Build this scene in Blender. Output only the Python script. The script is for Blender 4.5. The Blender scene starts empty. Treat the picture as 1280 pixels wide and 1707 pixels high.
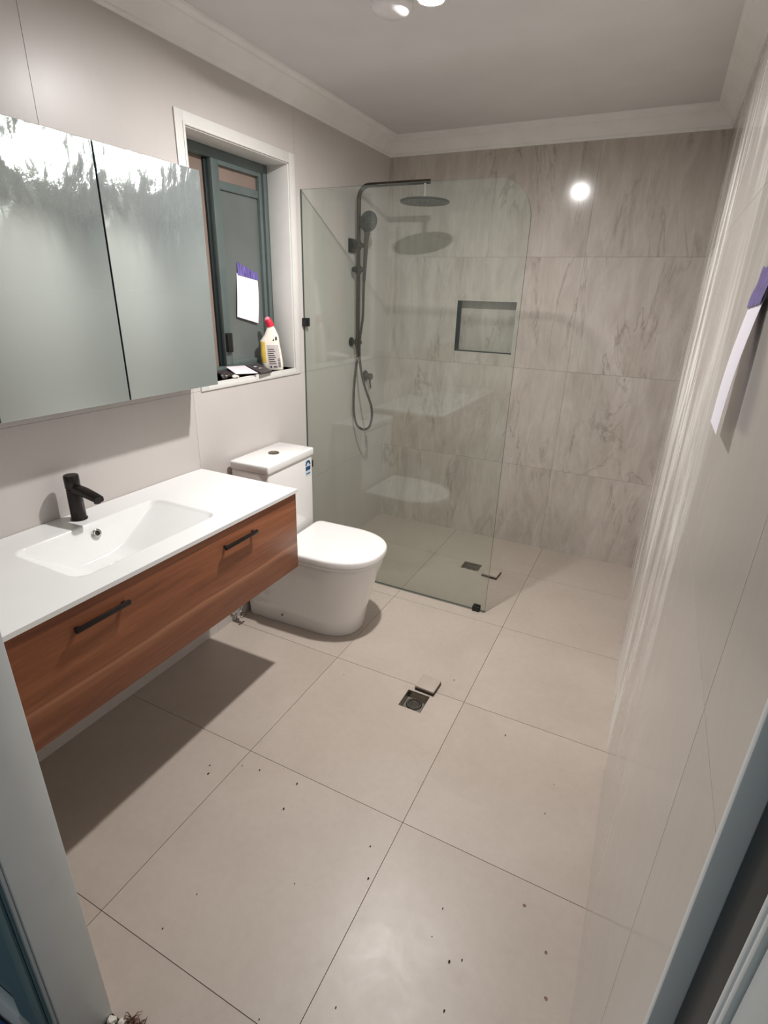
import bpy, bmesh, math, random
from mathutils import Vector, Matrix

random.seed(7)
scene = bpy.context.scene
COL = scene.collection

# ------------------------------------------------------------------ camera, world, exposure
cam_d = bpy.data.cameras.new('camera')
cam = bpy.data.objects.new('camera', cam_d)
COL.objects.link(cam)
cam_d.sensor_fit = 'VERTICAL'
cam_d.sensor_height = 36.0
cam_d.lens = 883.03 * 36.0 / 1707.0
cam_d.clip_start = 0.01
CR = Vector((0.8947329, 0.44569676, 0.02841541))
CU = Vector((-0.19284638, 0.32818212, 0.92471983))
CF = Vector((-0.40281921, 0.83285707, -0.37958635))
m = Matrix.Identity(4)
for i in range(3):
    m[i][0], m[i][1], m[i][2] = CR[i], CU[i], -CF[i]
m[0][3], m[1][3], m[2][3] = 1.63225, -0.35337, 1.52554
cam.matrix_world = m
scene.camera = cam

world = bpy.data.worlds.new('night')
world.use_nodes = True
world.node_tree.nodes['Background'].inputs['Color'].default_value = (0.70, 0.76, 0.79, 1)
world.node_tree.nodes['Background'].inputs['Strength'].default_value = 0.28
scene.world = world
vs = scene.view_settings
vs.view_transform = 'Standard'
vs.look = 'None'
vs.gamma = 1.0
vs.use_curve_mapping = False
vs.exposure = 0.0

BULB_STRENGTH = 2900.0
BULB_COLOR = (1.0, 0.975, 0.955)
BULB_POS = (0.87, 1.426, 2.30)

# room size (metres): x across from the vanity wall, y into the room, z up
W, D, H = 1.75, 2.959, 2.365


# ------------------------------------------------------------------ materials
def lin(c):
    return tuple(((v / 255) / 12.92 if v / 255 <= 0.04045 else ((v / 255 + 0.055) / 1.055) ** 2.4) for v in c)


class Mat:
    def __init__(self, name):
        self.m = bpy.data.materials.new(name)
        self.m.use_nodes = True
        self.t = self.m.node_tree
        self.t.nodes.clear()
        self.out = self.t.nodes.new('ShaderNodeOutputMaterial')

    def n(self, typ, **kw):
        nd = self.t.nodes.new('ShaderNode' + typ)
        for k, v in kw.items():
            if k.startswith('i_'):
                nd.inputs[k[2:].replace('_', ' ')].default_value = v
            else:
                setattr(nd, k, v)
        return nd

    def l(self, a, b):
        self.t.links.new(a, b)

    def ramp(self, fac, stops, interp='LINEAR'):
        r = self.n('ValToRGB')
        r.color_ramp.interpolation = interp
        e = r.color_ramp.elements
        while len(e) < len(stops):
            e.new(0.5)
        for i, (p, c) in enumerate(stops):
            e[i].position = p
            e[i].color = (*c, 1) if len(c) == 3 else c
        self.l(fac, r.inputs['Fac'])
        return r.outputs['Color']

    def math(self, op, a, b=None, c=None, clamp=False):
        nd = self.n('Math', operation=op)
        nd.use_clamp = clamp
        for i, v in enumerate((a, b, c)):
            if v is None:
                continue
            if isinstance(v, (int, float)):
                nd.inputs[i].default_value = v
            else:
                self.l(v, nd.inputs[i])
        return nd.outputs[0]

    def mix(self, fac, a, b, blend='MIX'):
        nd = self.n('MixRGB', blend_type=blend)
        for k, v in (('Fac', fac), ('Color1', a), ('Color2', b)):
            if isinstance(v, (int, float)):
                nd.inputs[k].default_value = v
            elif isinstance(v, tuple):
                nd.inputs[k].default_value = (*v, 1)
            else:
                self.l(v, nd.inputs[k])
        return nd.outputs[0]

    def coords(self, scale=(1, 1, 1), rot=(0, 0, 0), jitter=0.0):
        tc = self.n('TexCoord')
        src = tc.outputs['Object']
        if jitter:
            oi = self.n('ObjectInfo')
            cb = self.n('CombineXYZ')
            a = self.math('MULTIPLY', oi.outputs['Random'], jitter)
            b = self.math('MULTIPLY', oi.outputs['Random'], -jitter * 1.7)
            self.l(a, cb.inputs[0]); self.l(b, cb.inputs[1]); self.l(a, cb.inputs[2])
            va = self.n('VectorMath', operation='ADD')
            self.l(src, va.inputs[0]); self.l(cb.outputs[0], va.inputs[1])
            src = va.outputs[0]
        mp = self.n('Mapping')
        mp.inputs['Scale'].default_value = scale
        mp.inputs['Rotation'].default_value = rot
        self.l(src, mp.inputs['Vector'])
        return mp.outputs['Vector']

    def noise(self, vec, scale=5, detail=3, rough=0.5, dist=0.0):
        nd = self.n('TexNoise')
        nd.inputs['Scale'].default_value = scale
        nd.inputs['Detail'].default_value = detail
        nd.inputs['Roughness'].default_value = rough
        nd.inputs['Distortion'].default_value = dist
        self.l(vec, nd.inputs['Vector'])
        return nd.outputs['Fac']

    def bsdf(self, color, rough=0.5, metal=0.0, spec=0.5, bump=None, bstr=0.1, bdist=0.002, coat=0.0):
        b = self.n('BsdfPrincipled')
        for k, v in (('Base Color', color), ('Roughness', rough), ('Metallic', metal),
                     ('Specular IOR Level', spec), ('Coat Weight', coat)):
            if isinstance(v, (int, float)):
                b.inputs[k].default_value = v
            elif isinstance(v, tuple):
                b.inputs[k].default_value = (*v, 1)
            else:
                self.l(v, b.inputs[k])
        if bump is not None:
            bp = self.n('Bump')
            bp.inputs['Strength'].default_value = bstr
            bp.inputs['Distance'].default_value = bdist
            self.l(bump, bp.inputs['Height'])
            self.l(bp.outputs['Normal'], b.inputs['Normal'])
        self.l(b.outputs['BSDF'], self.out.inputs['Surface'])
        return b


M = {}


def simple(name, rgb, rough=0.5, metal=0.0, spec=0.5, var=0.06, nscale=20, coat=0.0, bstr=0.0):
    """a procedural material: a base colour with a slight mottling"""
    x = Mat(name)
    c = lin(rgb)
    v = x.coords()
    f = x.noise(v, nscale, 3)
    dark = tuple(t * (1 - var) for t in c)
    light = tuple(min(1, t * (1 + var)) for t in c)
    col = x.ramp(f, [(0.3, dark), (0.7, light)])
    x.bsdf(col, rough, metal, spec, bump=f if bstr else None, bstr=bstr, coat=coat)
    M[name] = x.m
    return x.m


simple('white_paint', (222, 220, 216), 0.35, var=0.02)
simple('ceiling_paint', (224, 222, 221), 0.7, var=0.025, nscale=6)
simple('cornice_paint', (242, 240, 237), 0.5, var=0.03, nscale=9)
simple('frame_paint', (228, 232, 232), 0.4, var=0.03, nscale=8)
simple('grey_frame_paint', (200, 206, 206), 0.45, var=0.03, nscale=8)
def floor_grout_mat():
    x = Mat('grout_dark')
    ge = x.n('NewGeometry')
    n = x.noise(ge.outputs['Position'], 1.9, 2, 0.5)
    sx = x.n('SeparateXYZ')
    x.l(ge.outputs['Position'], sx.inputs[0])
    # dust packed into the joints towards the wet area and the right wall
    f = x.math('ADD', x.math('MULTIPLY_ADD', n, 1.6, -0.75),
               x.math('ADD', x.math('MULTIPLY_ADD', sx.outputs['X'], 1.6, -1.75, clamp=True),
                      x.math('MULTIPLY_ADD', sx.outputs['Y'], 1.2, -2.2, clamp=True)), clamp=True)
    col = x.ramp(f, [(0.1, lin((88, 79, 72))), (0.8, lin((178, 163, 149)))])
    x.bsdf(col, 0.9)
    M['grout_dark'] = x.m


floor_grout_mat()
simple('grout_light', (192, 186, 181), 0.9, var=0.1, nscale=60)
simple('grout_pale', (204, 198, 194), 0.9, var=0.04, nscale=60)
simple('ceramic', (240, 238, 236), 0.08, var=0.008, coat=0.3)
simple('solid_white', (238, 238, 237), 0.12, var=0.008)
simple('seat_plastic', (242, 240, 238), 0.16, var=0.006)
simple('gunmetal', (84, 76, 70), 0.2, metal=0.9, var=0.05)
simple('gunmetal_face', (42, 38, 36), 0.4, metal=0.5, var=0.12, nscale=160)
simple('dark_bronze', (46, 41, 39), 0.3, metal=0.6, var=0.1)
simple('black_plastic', (24, 24, 25), 0.4)
simple('chrome', (214, 214, 214), 0.1, metal=1.0, var=0.03)
simple('pewter', (128, 118, 102), 0.28, metal=0.9, var=0.1)
simple('steel_dark', (96, 90, 84), 0.4, metal=0.7, var=0.2, nscale=80)
simple('aluminium_green', (98, 109, 107), 0.38, metal=0.15, var=0.06)
simple('aluminium_dark_and_shade', (30, 40, 42), 0.45, var=0.08)
simple('paper', (245, 240, 250), 0.7, var=0.01)
simple('paper_pink', (238, 222, 228), 0.7, var=0.02)
simple('booklet_dark', (66, 62, 66), 0.5, var=0.1)
simple('booklet_edge', (54, 48, 52), 0.7, var=0.1)
simple('red_cap', (214, 40, 66), 0.35, var=0.05)
simple('pink_tip', (236, 140, 155), 0.4, var=0.05)
simple('bottle_white', (238, 232, 218), 0.3, var=0.02)
simple('bottle_yellow', (234, 200, 92), 0.4, var=0.12, nscale=30)
simple('label_grey', (196, 186, 184), 0.5, var=0.08, nscale=120)
simple('print_black', (60, 56, 56), 0.6)
simple('crumb_dark', (62, 50, 44), 0.9, var=0.3, nscale=200)
simple('crumb_red', (136, 108, 98), 0.9, var=0.3, nscale=200)
simple('plaster_crumb', (222, 216, 206), 0.9, var=0.1, nscale=200)
simple('brown_fibre', (112, 82, 62), 0.95, var=0.3, nscale=200)
simple('blue_sheet', (30, 66, 132), 0.7, var=0.2, nscale=30)
simple('hall_wall', (98, 128, 138), 0.8, var=0.06, nscale=6)
simple('hall_floor', (96, 90, 86), 0.9, var=0.15, nscale=40)
simple('sticker_blue', (60, 110, 160), 0.5, var=0.05)
simple('sticker_pale', (206, 218, 226), 0.5, var=0.02)
simple('tile_cut_edge', (66, 56, 48), 0.9, var=0.2, nscale=90)
simple('housing_white', (226, 224, 220), 0.4, var=0.02)
simple('heat_glass', (240, 236, 236), 0.2, var=0.03, nscale=60)
simple('carcass', (150, 140, 130), 0.5, var=0.05)
simple('silicone', (140, 136, 128), 0.5, var=0.05)


def floor_tile_mat():
    x = Mat('floor_tile')
    v = x.coords(jitter=7)
    big = x.noise(v, 2.2, 4, 0.6, 0.4)
    fine = x.noise(v, 38, 5, 0.7)
    c1 = x.ramp(big, [(0.25, lin((180, 167, 155))), (0.75, lin((194, 182, 171)))])
    c2 = x.mix(0.12, c1, x.ramp(fine, [(0.3, lin((154, 138, 126))), (0.7, lin((206, 195, 185)))]))
    # dusty scuffs left by the tilers
    st = x.noise(x.coords(jitter=7), 9, 6, 0.72, 0.8)
    mask = x.ramp(st, [(0.60, (0, 0, 0)), (0.74, (1, 1, 1))])
    mm = x.math('MULTIPLY', mask, 0.22)
    c3 = x.mix(mm, c2, lin((166, 150, 139)))
    rg = x.math('MULTIPLY_ADD', st, 0.16, 0.31)
    x.bsdf(c3, rg, spec=0.5, bump=fine, bstr=0.05)
    M['floor_tile'] = x.m


floor_tile_mat()


def plain_tile_mat(name, a, b, smear, r0, smear_rough, spec, vein_amt):
    """polished pale wall tile; smear = strength of the dried cleaning streaks wiped down it"""
    x = Mat(name)
    v = x.coords(jitter=5)
    big = x.noise(v, 1.8, 4, 0.55, 0.5)
    c1 = x.ramp(big, [(0.25, lin(a)), (0.75, lin(b))])
    vein = x.noise(x.coords((1.6, 1.6, 0.5), (0.35, 0, 0), jitter=5), 3.5, 6, 0.6, 1.2)
    vm = x.ramp(vein, [(0.46, (0, 0, 0)), (0.5, (1, 1, 1)), (0.54, (0, 0, 0))])
    c2 = x.mix(x.math('MULTIPLY', vm, vein_amt), c1, lin((150, 138, 130)))
    ge = x.n('NewGeometry')
    mp = x.n('Mapping')
    mp.inputs['Scale'].default_value = (1, 1.25, 0.26)
    mp.inputs['Rotation'].default_value = (0.07, 0, 0)
    x.l(ge.outputs['Position'], mp.inputs['Vector'])
    s1 = x.noise(mp.outputs[0], 3.1, 8, 0.72, 0.35)
    patch = x.noise(ge.outputs['Position'], 1.1, 2, 0.5)
    # only the far part of the wall, beside the shower, was wiped
    sx = x.n('SeparateXYZ')
    x.l(ge.outputs['Position'], sx.inputs[0])
    reach = x.math('MULTIPLY_ADD', sx.outputs['Y'], 1.5, -0.75, clamp=True)
    sm = x.math('MULTIPLY', x.math('MULTIPLY', x.ramp(s1, [(0.45, (0, 0, 0)), (0.57, (1, 1, 1))]),
                x.ramp(patch, [(0.36, (0.15, 0.15, 0.15)), (0.55, (1, 1, 1))])), reach)
    rough = x.math('MULTIPLY_ADD', sm, smear_rough, r0)
    c3 = x.mix(x.math('MULTIPLY', sm, smear), c2, lin((246, 243, 239)))
    x.bsdf(c3, rough, spec=spec)
    M[name] = x.m


plain_tile_mat('wall_tile_left', (197, 190, 186), (205, 199, 195), 0.0, 0.31, 0.05, 0.26, 0.02)
plain_tile_mat('wall_tile_right', (190, 184, 178), (200, 194, 188), 0.95, 0.13, 0.35, 0.5, 0.05)


def vein_tile_mat():
    x = Mat('wall_tile_veined')
    big = x.noise(x.coords((1, 1, 0.6), jitter=9), 1.9, 5, 0.6, 0.6)
    base = x.ramp(big, [(0.25, lin((184, 174, 165))), (0.55, lin((199, 190, 182))), (0.8, lin((209, 202, 195)))])
    # long slanting bands
    bv = x.coords((1.5, 1, 0.34), (0, 0.34, 0), jitter=9)
    band = x.noise(bv, 2.4, 6, 0.62, 0.9)
    c1 = x.mix(x.math('MULTIPLY', x.ramp(band, [(0.45, (0, 0, 0)), (0.68, (1, 1, 1))]), 0.50), base, lin((158, 145, 132)))
    # thin brown veins
    vv = x.coords((1.15, 1, 0.30), (0, 0.40, 0), jitter=9)
    vn = x.noise(vv, 2.6, 8, 0.60, 1.0)
    line = x.ramp(vn, [(0.480, (0, 0, 0)), (0.498, (1, 1, 1)), (0.507, (0, 0, 0))])
    gate = x.ramp(x.noise(x.coords(jitter=9), 2.2, 2), [(0.42, (0, 0, 0)), (0.56, (1, 1, 1))])
    c2 = x.mix(x.math('MULTIPLY', x.math('MULTIPLY', line, gate), 0.60), c1, lin((124, 110, 98)))
    # pale companion veins
    vn2 = x.noise(x.coords((1.15, 1, 0.30), (0, 0.36, 0), jitter=13), 2.8, 8, 0.62, 1.0)
    line2 = x.ramp(vn2, [(0.50, (0, 0, 0)), (0.525, (1, 1, 1)), (0.55, (0, 0, 0))])
    c3 = x.mix(x.math('MULTIPLY', line2, 0.30), c2, lin((216, 209, 201)))
    wisp = x.noise(x.coords((2.2, 1, 0.5), (0, 0.38, 0), jitter=11), 7, 7, 0.7, 0.6)
    c3 = x.mix(0.30, c3, x.ramp(wisp, [(0.35, lin((150, 139, 129))), (0.65, lin((214, 206, 197)))]))
    x.bsdf(c3, 0.11, spec=0.5)
    M['wall_tile_veined'] = x.m


vein_tile_mat()


def wood_mat():
    x = Mat('walnut_laminate')
    v = x.coords((9, 0.55, 9))
    g = x.noise(v, 3.2, 6, 0.62, 0.7)
    c1 = x.ramp(g, [(0.28, lin((112, 66, 44))), (0.5, lin((146, 90, 60))), (0.72, lin((172, 112, 78)))])
    fine = x.noise(x.coords((60, 1.2, 60)), 6, 4, 0.6)
    c2 = x.mix(0.22, c1, x.ramp(fine, [(0.3, lin((82, 44, 30))), (0.7, lin((160, 98, 64)))]))
    big = x.noise(x.coords((3, 0.5, 3.5)), 2.2, 3, 0.5, 0.5)
    c3 = x.mix(x.math('MULTIPLY', x.ramp(big, [(0.42, (0, 0, 0)), (0.66, (1, 1, 1))]), 0.35), c2, lin((92, 52, 36)))
    # the pale sapwood stripe that runs the length of the drawer front
    tc = x.n('TexCoord')
    sx = x.n('SeparateXYZ')
    x.l(tc.outputs['Object'], sx.inputs[0])
    wob = x.noise(x.coords((1, 1.1, 1)), 2.0, 2)
    zz = x.math('ADD', sx.outputs['Z'], x.math('MULTIPLY_ADD', wob, 0.03, -0.015))
    st = x.ramp(zz, [(0.078, (0, 0, 0)), (0.100, (0.55, 0.55, 0.55)), (0.107, (1, 1, 1)), (0.113, (0.1, 0.1, 0.1)), (0.13, (0, 0, 0))])
    c3 = x.mix(x.math('MULTIPLY', st, 0.62), c3, lin((206, 148, 112)))
    x.bsdf(c3, 0.34, spec=0.4, bump=fine, bstr=0.04)
    M['walnut_laminate'] = x.m


wood_mat()


def mirror_mat():
    """a mirror still under its cloudy protective film, with rubbed marks and lamp glare painted as pale streaks"""
    x = Mat('filmed_mirror')
    n1 = x.noise(x.coords((1, 7, 2.5), (0.5, 0, 0)), 4, 6, 0.7, 1.0)
    n2 = x.noise(x.coords(), 3.2, 3, 0.6)
    tc = x.n('TexCoord')
    sx = x.n('SeparateXYZ')
    x.l(tc.outputs['Object'], sx.inputs[0])
    up = x.math('MULTIPLY_ADD', sx.outputs['Z'], 2.6, -3.98, clamp=True)   # rubbed upper edge, where scattered lamp glare is painted pale
    m1 = x.math('MULTIPLY', x.ramp(n1, [(0.52, (0, 0, 0)), (0.72, (1, 1, 1))]), up)
    sm = x.math('MULTIPLY', m1, x.ramp(n2, [(0.35, (0.2, 0.2, 0.2)), (0.6, (1, 1, 1))]))
    b1 = x.n('BsdfPrincipled')
    b1.inputs['Base Color'].default_value = (*lin((206, 216, 213)), 1)
    b1.inputs['Metallic'].default_value = 1.0
    x.l(x.math('MULTIPLY_ADD', x.math('MULTIPLY_ADD', sx.outputs['Z'], 5.0, -7.4, clamp=True), -0.24, 0.31), b1.inputs['Roughness'])
    # crinkles along the rubbed upper edge break reflections into shards
    cr1 = x.noise(x.coords((1, 16, 6), (0.65, 0, 0)), 2.2, 5, 0.75, 1.4)
    bp = x.n('Bump')
    x.l(x.math('MULTIPLY_ADD', sx.outputs['Z'], 2.2, -3.62, clamp=True), bp.inputs['Strength'])
    bp.inputs['Distance'].default_value = 0.005
    x.l(cr1, bp.inputs['Height'])
    x.l(bp.outputs['Normal'], b1.inputs['Normal'])
    b2 = x.n('BsdfPrincipled')
    b2.inputs['Base Color'].default_value = (*lin((206, 219, 222)), 1)
    b2.inputs['Roughness'].default_value = 0.5
    b2.inputs['Specular IOR Level'].default_value = 0.1
    mx = x.n('MixShader')
    x.l(x.math('MULTIPLY_ADD', sm, 0.20, 0.19), mx.inputs['Fac'])
    x.l(b1.outputs[0], mx.inputs[1]); x.l(b2.outputs[0], mx.inputs[2])
    x.l(mx.outputs[0], x.out.inputs['Surface'])
    M['filmed_mirror'] = x.m


mirror_mat()


def glass_mat(name, tint, smear=0.0):
    x = Mat(name)
    tr = x.n('BsdfTransparent')
    tr.inputs['Color'].default_value = (*tint, 1)
    gl = x.n('BsdfGlossy')
    gl.inputs['Roughness'].default_value = 0.02
    gl.inputs['Color'].default_value = (0.95, 1, 0.98, 1)
    # Schlick reflectance of a thin pane, the same from both of its faces
    ge = x.n('NewGeometry')
    dt = x.n('VectorMath', operation='DOT_PRODUCT')
    x.l(ge.outputs['Normal'], dt.inputs[0]); x.l(ge.outputs['Incoming'], dt.inputs[1])
    c5 = x.math('POWER', x.math('SUBTRACT', 1.0, x.math('ABSOLUTE', dt.outputs['Value']), clamp=True), 5.0)
    fr = x.math('MULTIPLY_ADD', c5, 0.96, 0.04)
    mx = x.n('MixShader')
    x.l(fr, mx.inputs['Fac'])
    x.l(tr.outputs[0], mx.inputs[1]); x.l(gl.outputs[0], mx.inputs[2])
    sh = mx.outputs[0]
    if smear:
        df = x.n('BsdfDiffuse')
        df.inputs['Color'].default_value = (0.62, 0.70, 0.66, 1)
        m2 = x.n('MixShader')
        m2.inputs['Fac'].default_value = smear
        x.l(sh, m2.inputs[1]); x.l(df.outputs[0], m2.inputs[2])
        sh = m2.outputs[0]
    x.l(sh, x.out.inputs['Surface'])
    M[name] = x.m


glass_mat('clear_glass', (0.932, 0.954, 0.938), 0.012)
simple('glass_edge', (58, 76, 68), 0.15, var=0.05)


def pane_mat(name, rgb, rough, spec):
    x = Mat(name)
    f = x.noise(x.coords(), 90, 3, 0.6)
    g = x.noise(x.coords(), 2.5, 3)
    c = lin(rgb)
    col = x.ramp(g, [(0.3, tuple(t * 0.85 for t in c)), (0.7, tuple(t * 1.12 for t in c))])
    x.bsdf(col, rough, spec=spec, bump=f, bstr=0.12, bdist=0.001)
    M[name] = x.m


pane_mat('frosted_night_glass', (104, 110, 107), 0.32, 0.5)
pane_mat('brown_screen_glass', (140, 122, 112), 0.4, 0.4)


def tape_mat():
    x = Mat('purple_tape')
    n = x.noise(x.coords((4, 4, 1)), 30, 3, 0.6)
    col = x.ramp(n, [(0.3, lin((74, 54, 120))), (0.7, lin((134, 122, 196)))])
    x.bsdf(col, 0.35)
    M['purple_tape'] = x.m


tape_mat()


def emit_mat(name, col, s):
    x = Mat(name)
    e = x.n('Emission')
    e.inputs['Color'].default_value = (*col, 1)
    e.inputs['Strength'].default_value = s
    x.l(e.outputs[0], x.out.inputs['Surface'])
    M[name] = x.m


emit_mat('lit_bulb', BULB_COLOR, BULB_STRENGTH)


# ------------------------------------------------------------------ mesh helpers
def link(name, me, mat, parent=None, smooth=None):
    o = bpy.data.objects.new(name, me)
    COL.objects.link(o)
    mats = mat if isinstance(mat, (list, tuple)) else [mat]
    if not me.materials:
        for k in mats:
            me.materials.append(M[k])
    if smooth:
        me.shade_smooth()
        me.set_sharp_from_angle(angle=math.radians(smooth))
    if parent is not None:
        o.parent = parent
    return o


def from_bm(name, bm, mat, parent=None, smooth=None, loc=None):
    bmesh.ops.recalc_face_normals(bm, faces=bm.faces[:])
    me = bpy.data.meshes.new(name)
    bm.to_mesh(me)
    bm.free()
    o = link(name, me, mat, parent, smooth)
    if loc:
        o.location = loc
    return o


def tag(o, label=None, cat=None, group=None, kind=None):
    if label: o['label'] = label
    if cat: o['category'] = cat
    if group: o['group'] = group
    if kind: o['kind'] = kind
    return o


def empty(name, loc, rz=0.0):
    e = bpy.data.objects.new(name, None)
    COL.objects.link(e)
    e.location = loc
    e.rotation_euler = (0, 0, rz)
    e.empty_display_size = 0.05
    return e


def box(bm, lo, hi, bevel=0.0, seg=2, mi=0):
    vs_ = [bm.verts.new((x, y, z)) for x in (lo[0], hi[0]) for y in (lo[1], hi[1]) for z in (lo[2], hi[2])]
    f = []
    for q in ((0, 1, 3, 2), (4, 6, 7, 5), (0, 4, 5, 1), (2, 3, 7, 6), (0, 2, 6, 4), (1, 5, 7, 3)):
        fc = bm.faces.new([vs_[i] for i in q]); fc.material_index = mi
        f.append(fc)
    if bevel:
        es = list({e for fc in f for e in fc.edges})
        bmesh.ops.bevel(bm, geom=es, offset=bevel, segments=seg, affect='EDGES', profile=0.5)
    return bm


def boxo(name, lo, hi, mat, parent=None, bevel=0.0, seg=2, smooth=None):
    """box as an object whose origin is at its base centre"""
    c = Vector(((lo[0] + hi[0]) / 2, (lo[1] + hi[1]) / 2, lo[2]))
    bm = bmesh.new()
    box(bm, Vector(lo) - c, Vector(hi) - c, bevel, seg)
    return from_bm(name, bm, mat, parent, smooth or (40 if bevel else None), c)


def frame_of(d):
    d = d.normalized()
    a = Vector((0, 0, 1)) if abs(d.z) < 0.9 else Vector((1, 0, 0))
    u = d.cross(a).normalized()
    return u, d.cross(u).normalized()


def tube(bm, pts, radii, n=14, caps=True, mi=0):
    pts = [Vector(p_) for p_ in pts]
    if isinstance(radii, (int, float)):
        radii = [radii] * len(pts)
    u = None
    rings = []
    for i, p_ in enumerate(pts):
        d = (pts[min(i + 1, len(pts) - 1)] - pts[max(i - 1, 0)])
        if d.length < 1e-9:
            d = Vector((0, 0, 1))
        d.normalize()
        if u is None:
            u, _ = frame_of(d)
        else:
            u = (u - d * u.dot(d)).normalized()
        w = d.cross(u)
        rings.append([bm.verts.new(p_ + (u * math.cos(2 * math.pi * k / n) + w * math.sin(2 * math.pi * k / n)) * radii[i])
                      for k in range(n)])
    for a, b in zip(rings, rings[1:]):
        for k in range(n):
            f = bm.faces.new((a[k], a[(k + 1) % n], b[(k + 1) % n], b[k])); f.material_index = mi
    if caps:
        for r_ in (rings[0], rings[-1]):
            f = bm.faces.new(r_); f.material_index = mi
    return bm


def lathe(bm, prof, axis_o, axis_d, n=28, mi=0):
    """prof: list of (distance along axis, radius)"""
    o = Vector(axis_o); d = Vector(axis_d).normalized()
    u, w = frame_of(d)
    rings = []
    for h, r in prof:
        c = o + d * h
        if r < 1e-6:
            rings.append([bm.verts.new(c)])
        else:
            rings.append([bm.verts.new(c + (u * math.cos(2 * math.pi * k / n) + w * math.sin(2 * math.pi * k / n)) * r)
                          for k in range(n)])
    for a, b in zip(rings, rings[1:]):
        for k in range(n):
            if len(a) == 1 and len(b) == 1:
                continue
            if len(a) == 1:
                f = bm.faces.new((a[0], b[k], b[(k + 1) % n]))
            elif len(b) == 1:
                f = bm.faces.new((a[k], a[(k + 1) % n], b[0]))
            else:
                f = bm.faces.new((a[k], a[(k + 1) % n], b[(k + 1) % n], b[k]))
            f.material_index = mi
    return bm


def smooth_path(pts, per=8):
    """Catmull-Rom through the points"""
    P_ = [Vector(p_) for p_ in pts]
    out = []
    for i in range(len(P_) - 1):
        a = P_[max(i - 1, 0)]; b = P_[i]; c = P_[i + 1]; d = P_[min(i + 2, len(P_) - 1)]
        for k in range(per):
            t = k / per
            out.append(0.5 * ((2 * b) + (c - a) * t + (2 * a - 5 * b + 4 * c - d) * t * t + (3 * b - a - 3 * c + d) * t ** 3))
    out.append(P_[-1])
    return out


def slab(name, r, holes, thick, to3, mat, parent, gap=0.0009):
    """one tile: rectangle r=(u0,u1,v0,v1) less the holes, front face at depth 0 and edges going back by thick.
    to3(u, v, depth) maps to the room."""
    u0, u1, v0, v1 = r[0] + gap, r[1] - gap, r[2] + gap, r[3] - gap
    us = {u0, u1}; vs2 = {v0, v1}
    hs = []
    for h in holes:
        a = (max(h[0], u0), min(h[1], u1), max(h[2], v0), min(h[3], v1))
        if a[0] < a[1] - 1e-6 and a[2] < a[3] - 1e-6:
            hs.append(a); us |= {a[0], a[1]}; vs2 |= {a[2], a[3]}
    us = sorted(us); vs2 = sorted(vs2)
    nu, nv = len(us) - 1, len(vs2) - 1

    def solid(i, j):
        if not (0 <= i < nu and 0 <= j < nv):
            return False
        cu, cv = (us[i] + us[i + 1]) / 2, (vs2[j] + vs2[j + 1]) / 2
        return not any(h[0] < cu < h[1] and h[2] < cv < h[3] for h in hs)
    if not any(solid(i, j) for i in range(nu) for j in range(nv)):
        return None
    o3 = Vector(to3((u0 + u1) / 2, v0, thick))
    bm = bmesh.new()
    cache = {}

    def vert(i, j, d):
        k = (i, j, d)
        if k not in cache:
            cache[k] = bm.verts.new(Vector(to3(us[i], vs2[j], thick if d else 0.0)) - o3)
        return cache[k]
    for i in range(nu):
        for j in range(nv):
            if not solid(i, j):
                continue
            bm.faces.new((vert(i, j, 0), vert(i + 1, j, 0), vert(i + 1, j + 1, 0), vert(i, j + 1, 0)))
            for (di, dj, a, b) in ((-1, 0, (i, j), (i, j + 1)), (1, 0, (i + 1, j), (i + 1, j + 1)),
                                   (0, -1, (i, j), (i + 1, j)), (0, 1, (i, j + 1), (i + 1, j + 1))):
                if not solid(i + di, j + dj):
                    bm.faces.new((vert(*a, 0), vert(*b, 0), vert(*b, 1), vert(*a, 1)))
    return from_bm(name, bm, mat, parent, loc=o3)


def grid_tiles(name, ucuts, vcuts, holes, thick, to3, mat, parent, gap=0.0009):
    for i in range(len(ucuts) - 1):
        for j in range(len(vcuts) - 1):
            slab(name, (ucuts[i] - (gap if i == 0 else 0), ucuts[i + 1] + (gap if i == len(ucuts) - 2 else 0),
                        vcuts[j] - (gap if j == 0 else 0), vcuts[j + 1] + (gap if j == len(vcuts) - 2 else 0)),
                 holes, thick, to3, mat, parent, gap)


# ------------------------------------------------------------------ structure: floor
TT = 0.009   # tile thickness
DR1 = (0.974, 1.070, 1.194, 1.296)      # floor waste by the toilet  (x0,x1,y0,y1)
DR2 = (0.812, 0.922, 2.436, 2.528)      # shower waste
fl = empty('floor', (0, 0, 0))
tag(fl, 'large tan porcelain floor tiles with thin dark joints', None, None, 'structure')
# screed under the tiles with a pocket at each waste
scr = slab('screed', (0, W, 0, D), [DR1, DR2], 0.06, lambda u, v, d: (u, v, -0.004 - d), 'grout_dark', fl, 0)
grid_tiles('floor_tile', [0, 0.6045, 1.2045, W], [0, 0.134, 0.734, 1.334, 1.934, 2.534, D], [DR1, DR2], TT,
           lambda u, v, d: (u, v, -d), 'floor_tile', fl)

# ------------------------------------------------------------------ structure: walls
VC = [0, 0.54, 1.14, 1.743, H]
WIN = (1.312, 1.934, 1.168, 2.060)      # window opening in the left wall (y0,y1,z0,z1)
NI = (0.486, 0.848, 1.212, 1.506)       # shower niche in the back wall (x0,x1,z0,z1)
BK = 0.0025                             # grout depth

wl = slab('wall_left', (-0.11, D, 0, H), [WIN], 0.20, lambda u, v, d: (-BK - d, u, v), 'grout_pale', None, 0)
tag(wl, 'pale polished tile wall behind the vanity and toilet', None, None, 'structure')


def child_fix(parent):
    """children were placed in room coordinates: cancel the parent's offset"""
    for c in parent.children:
        c.location = Vector(c.location) - parent.location


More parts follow.
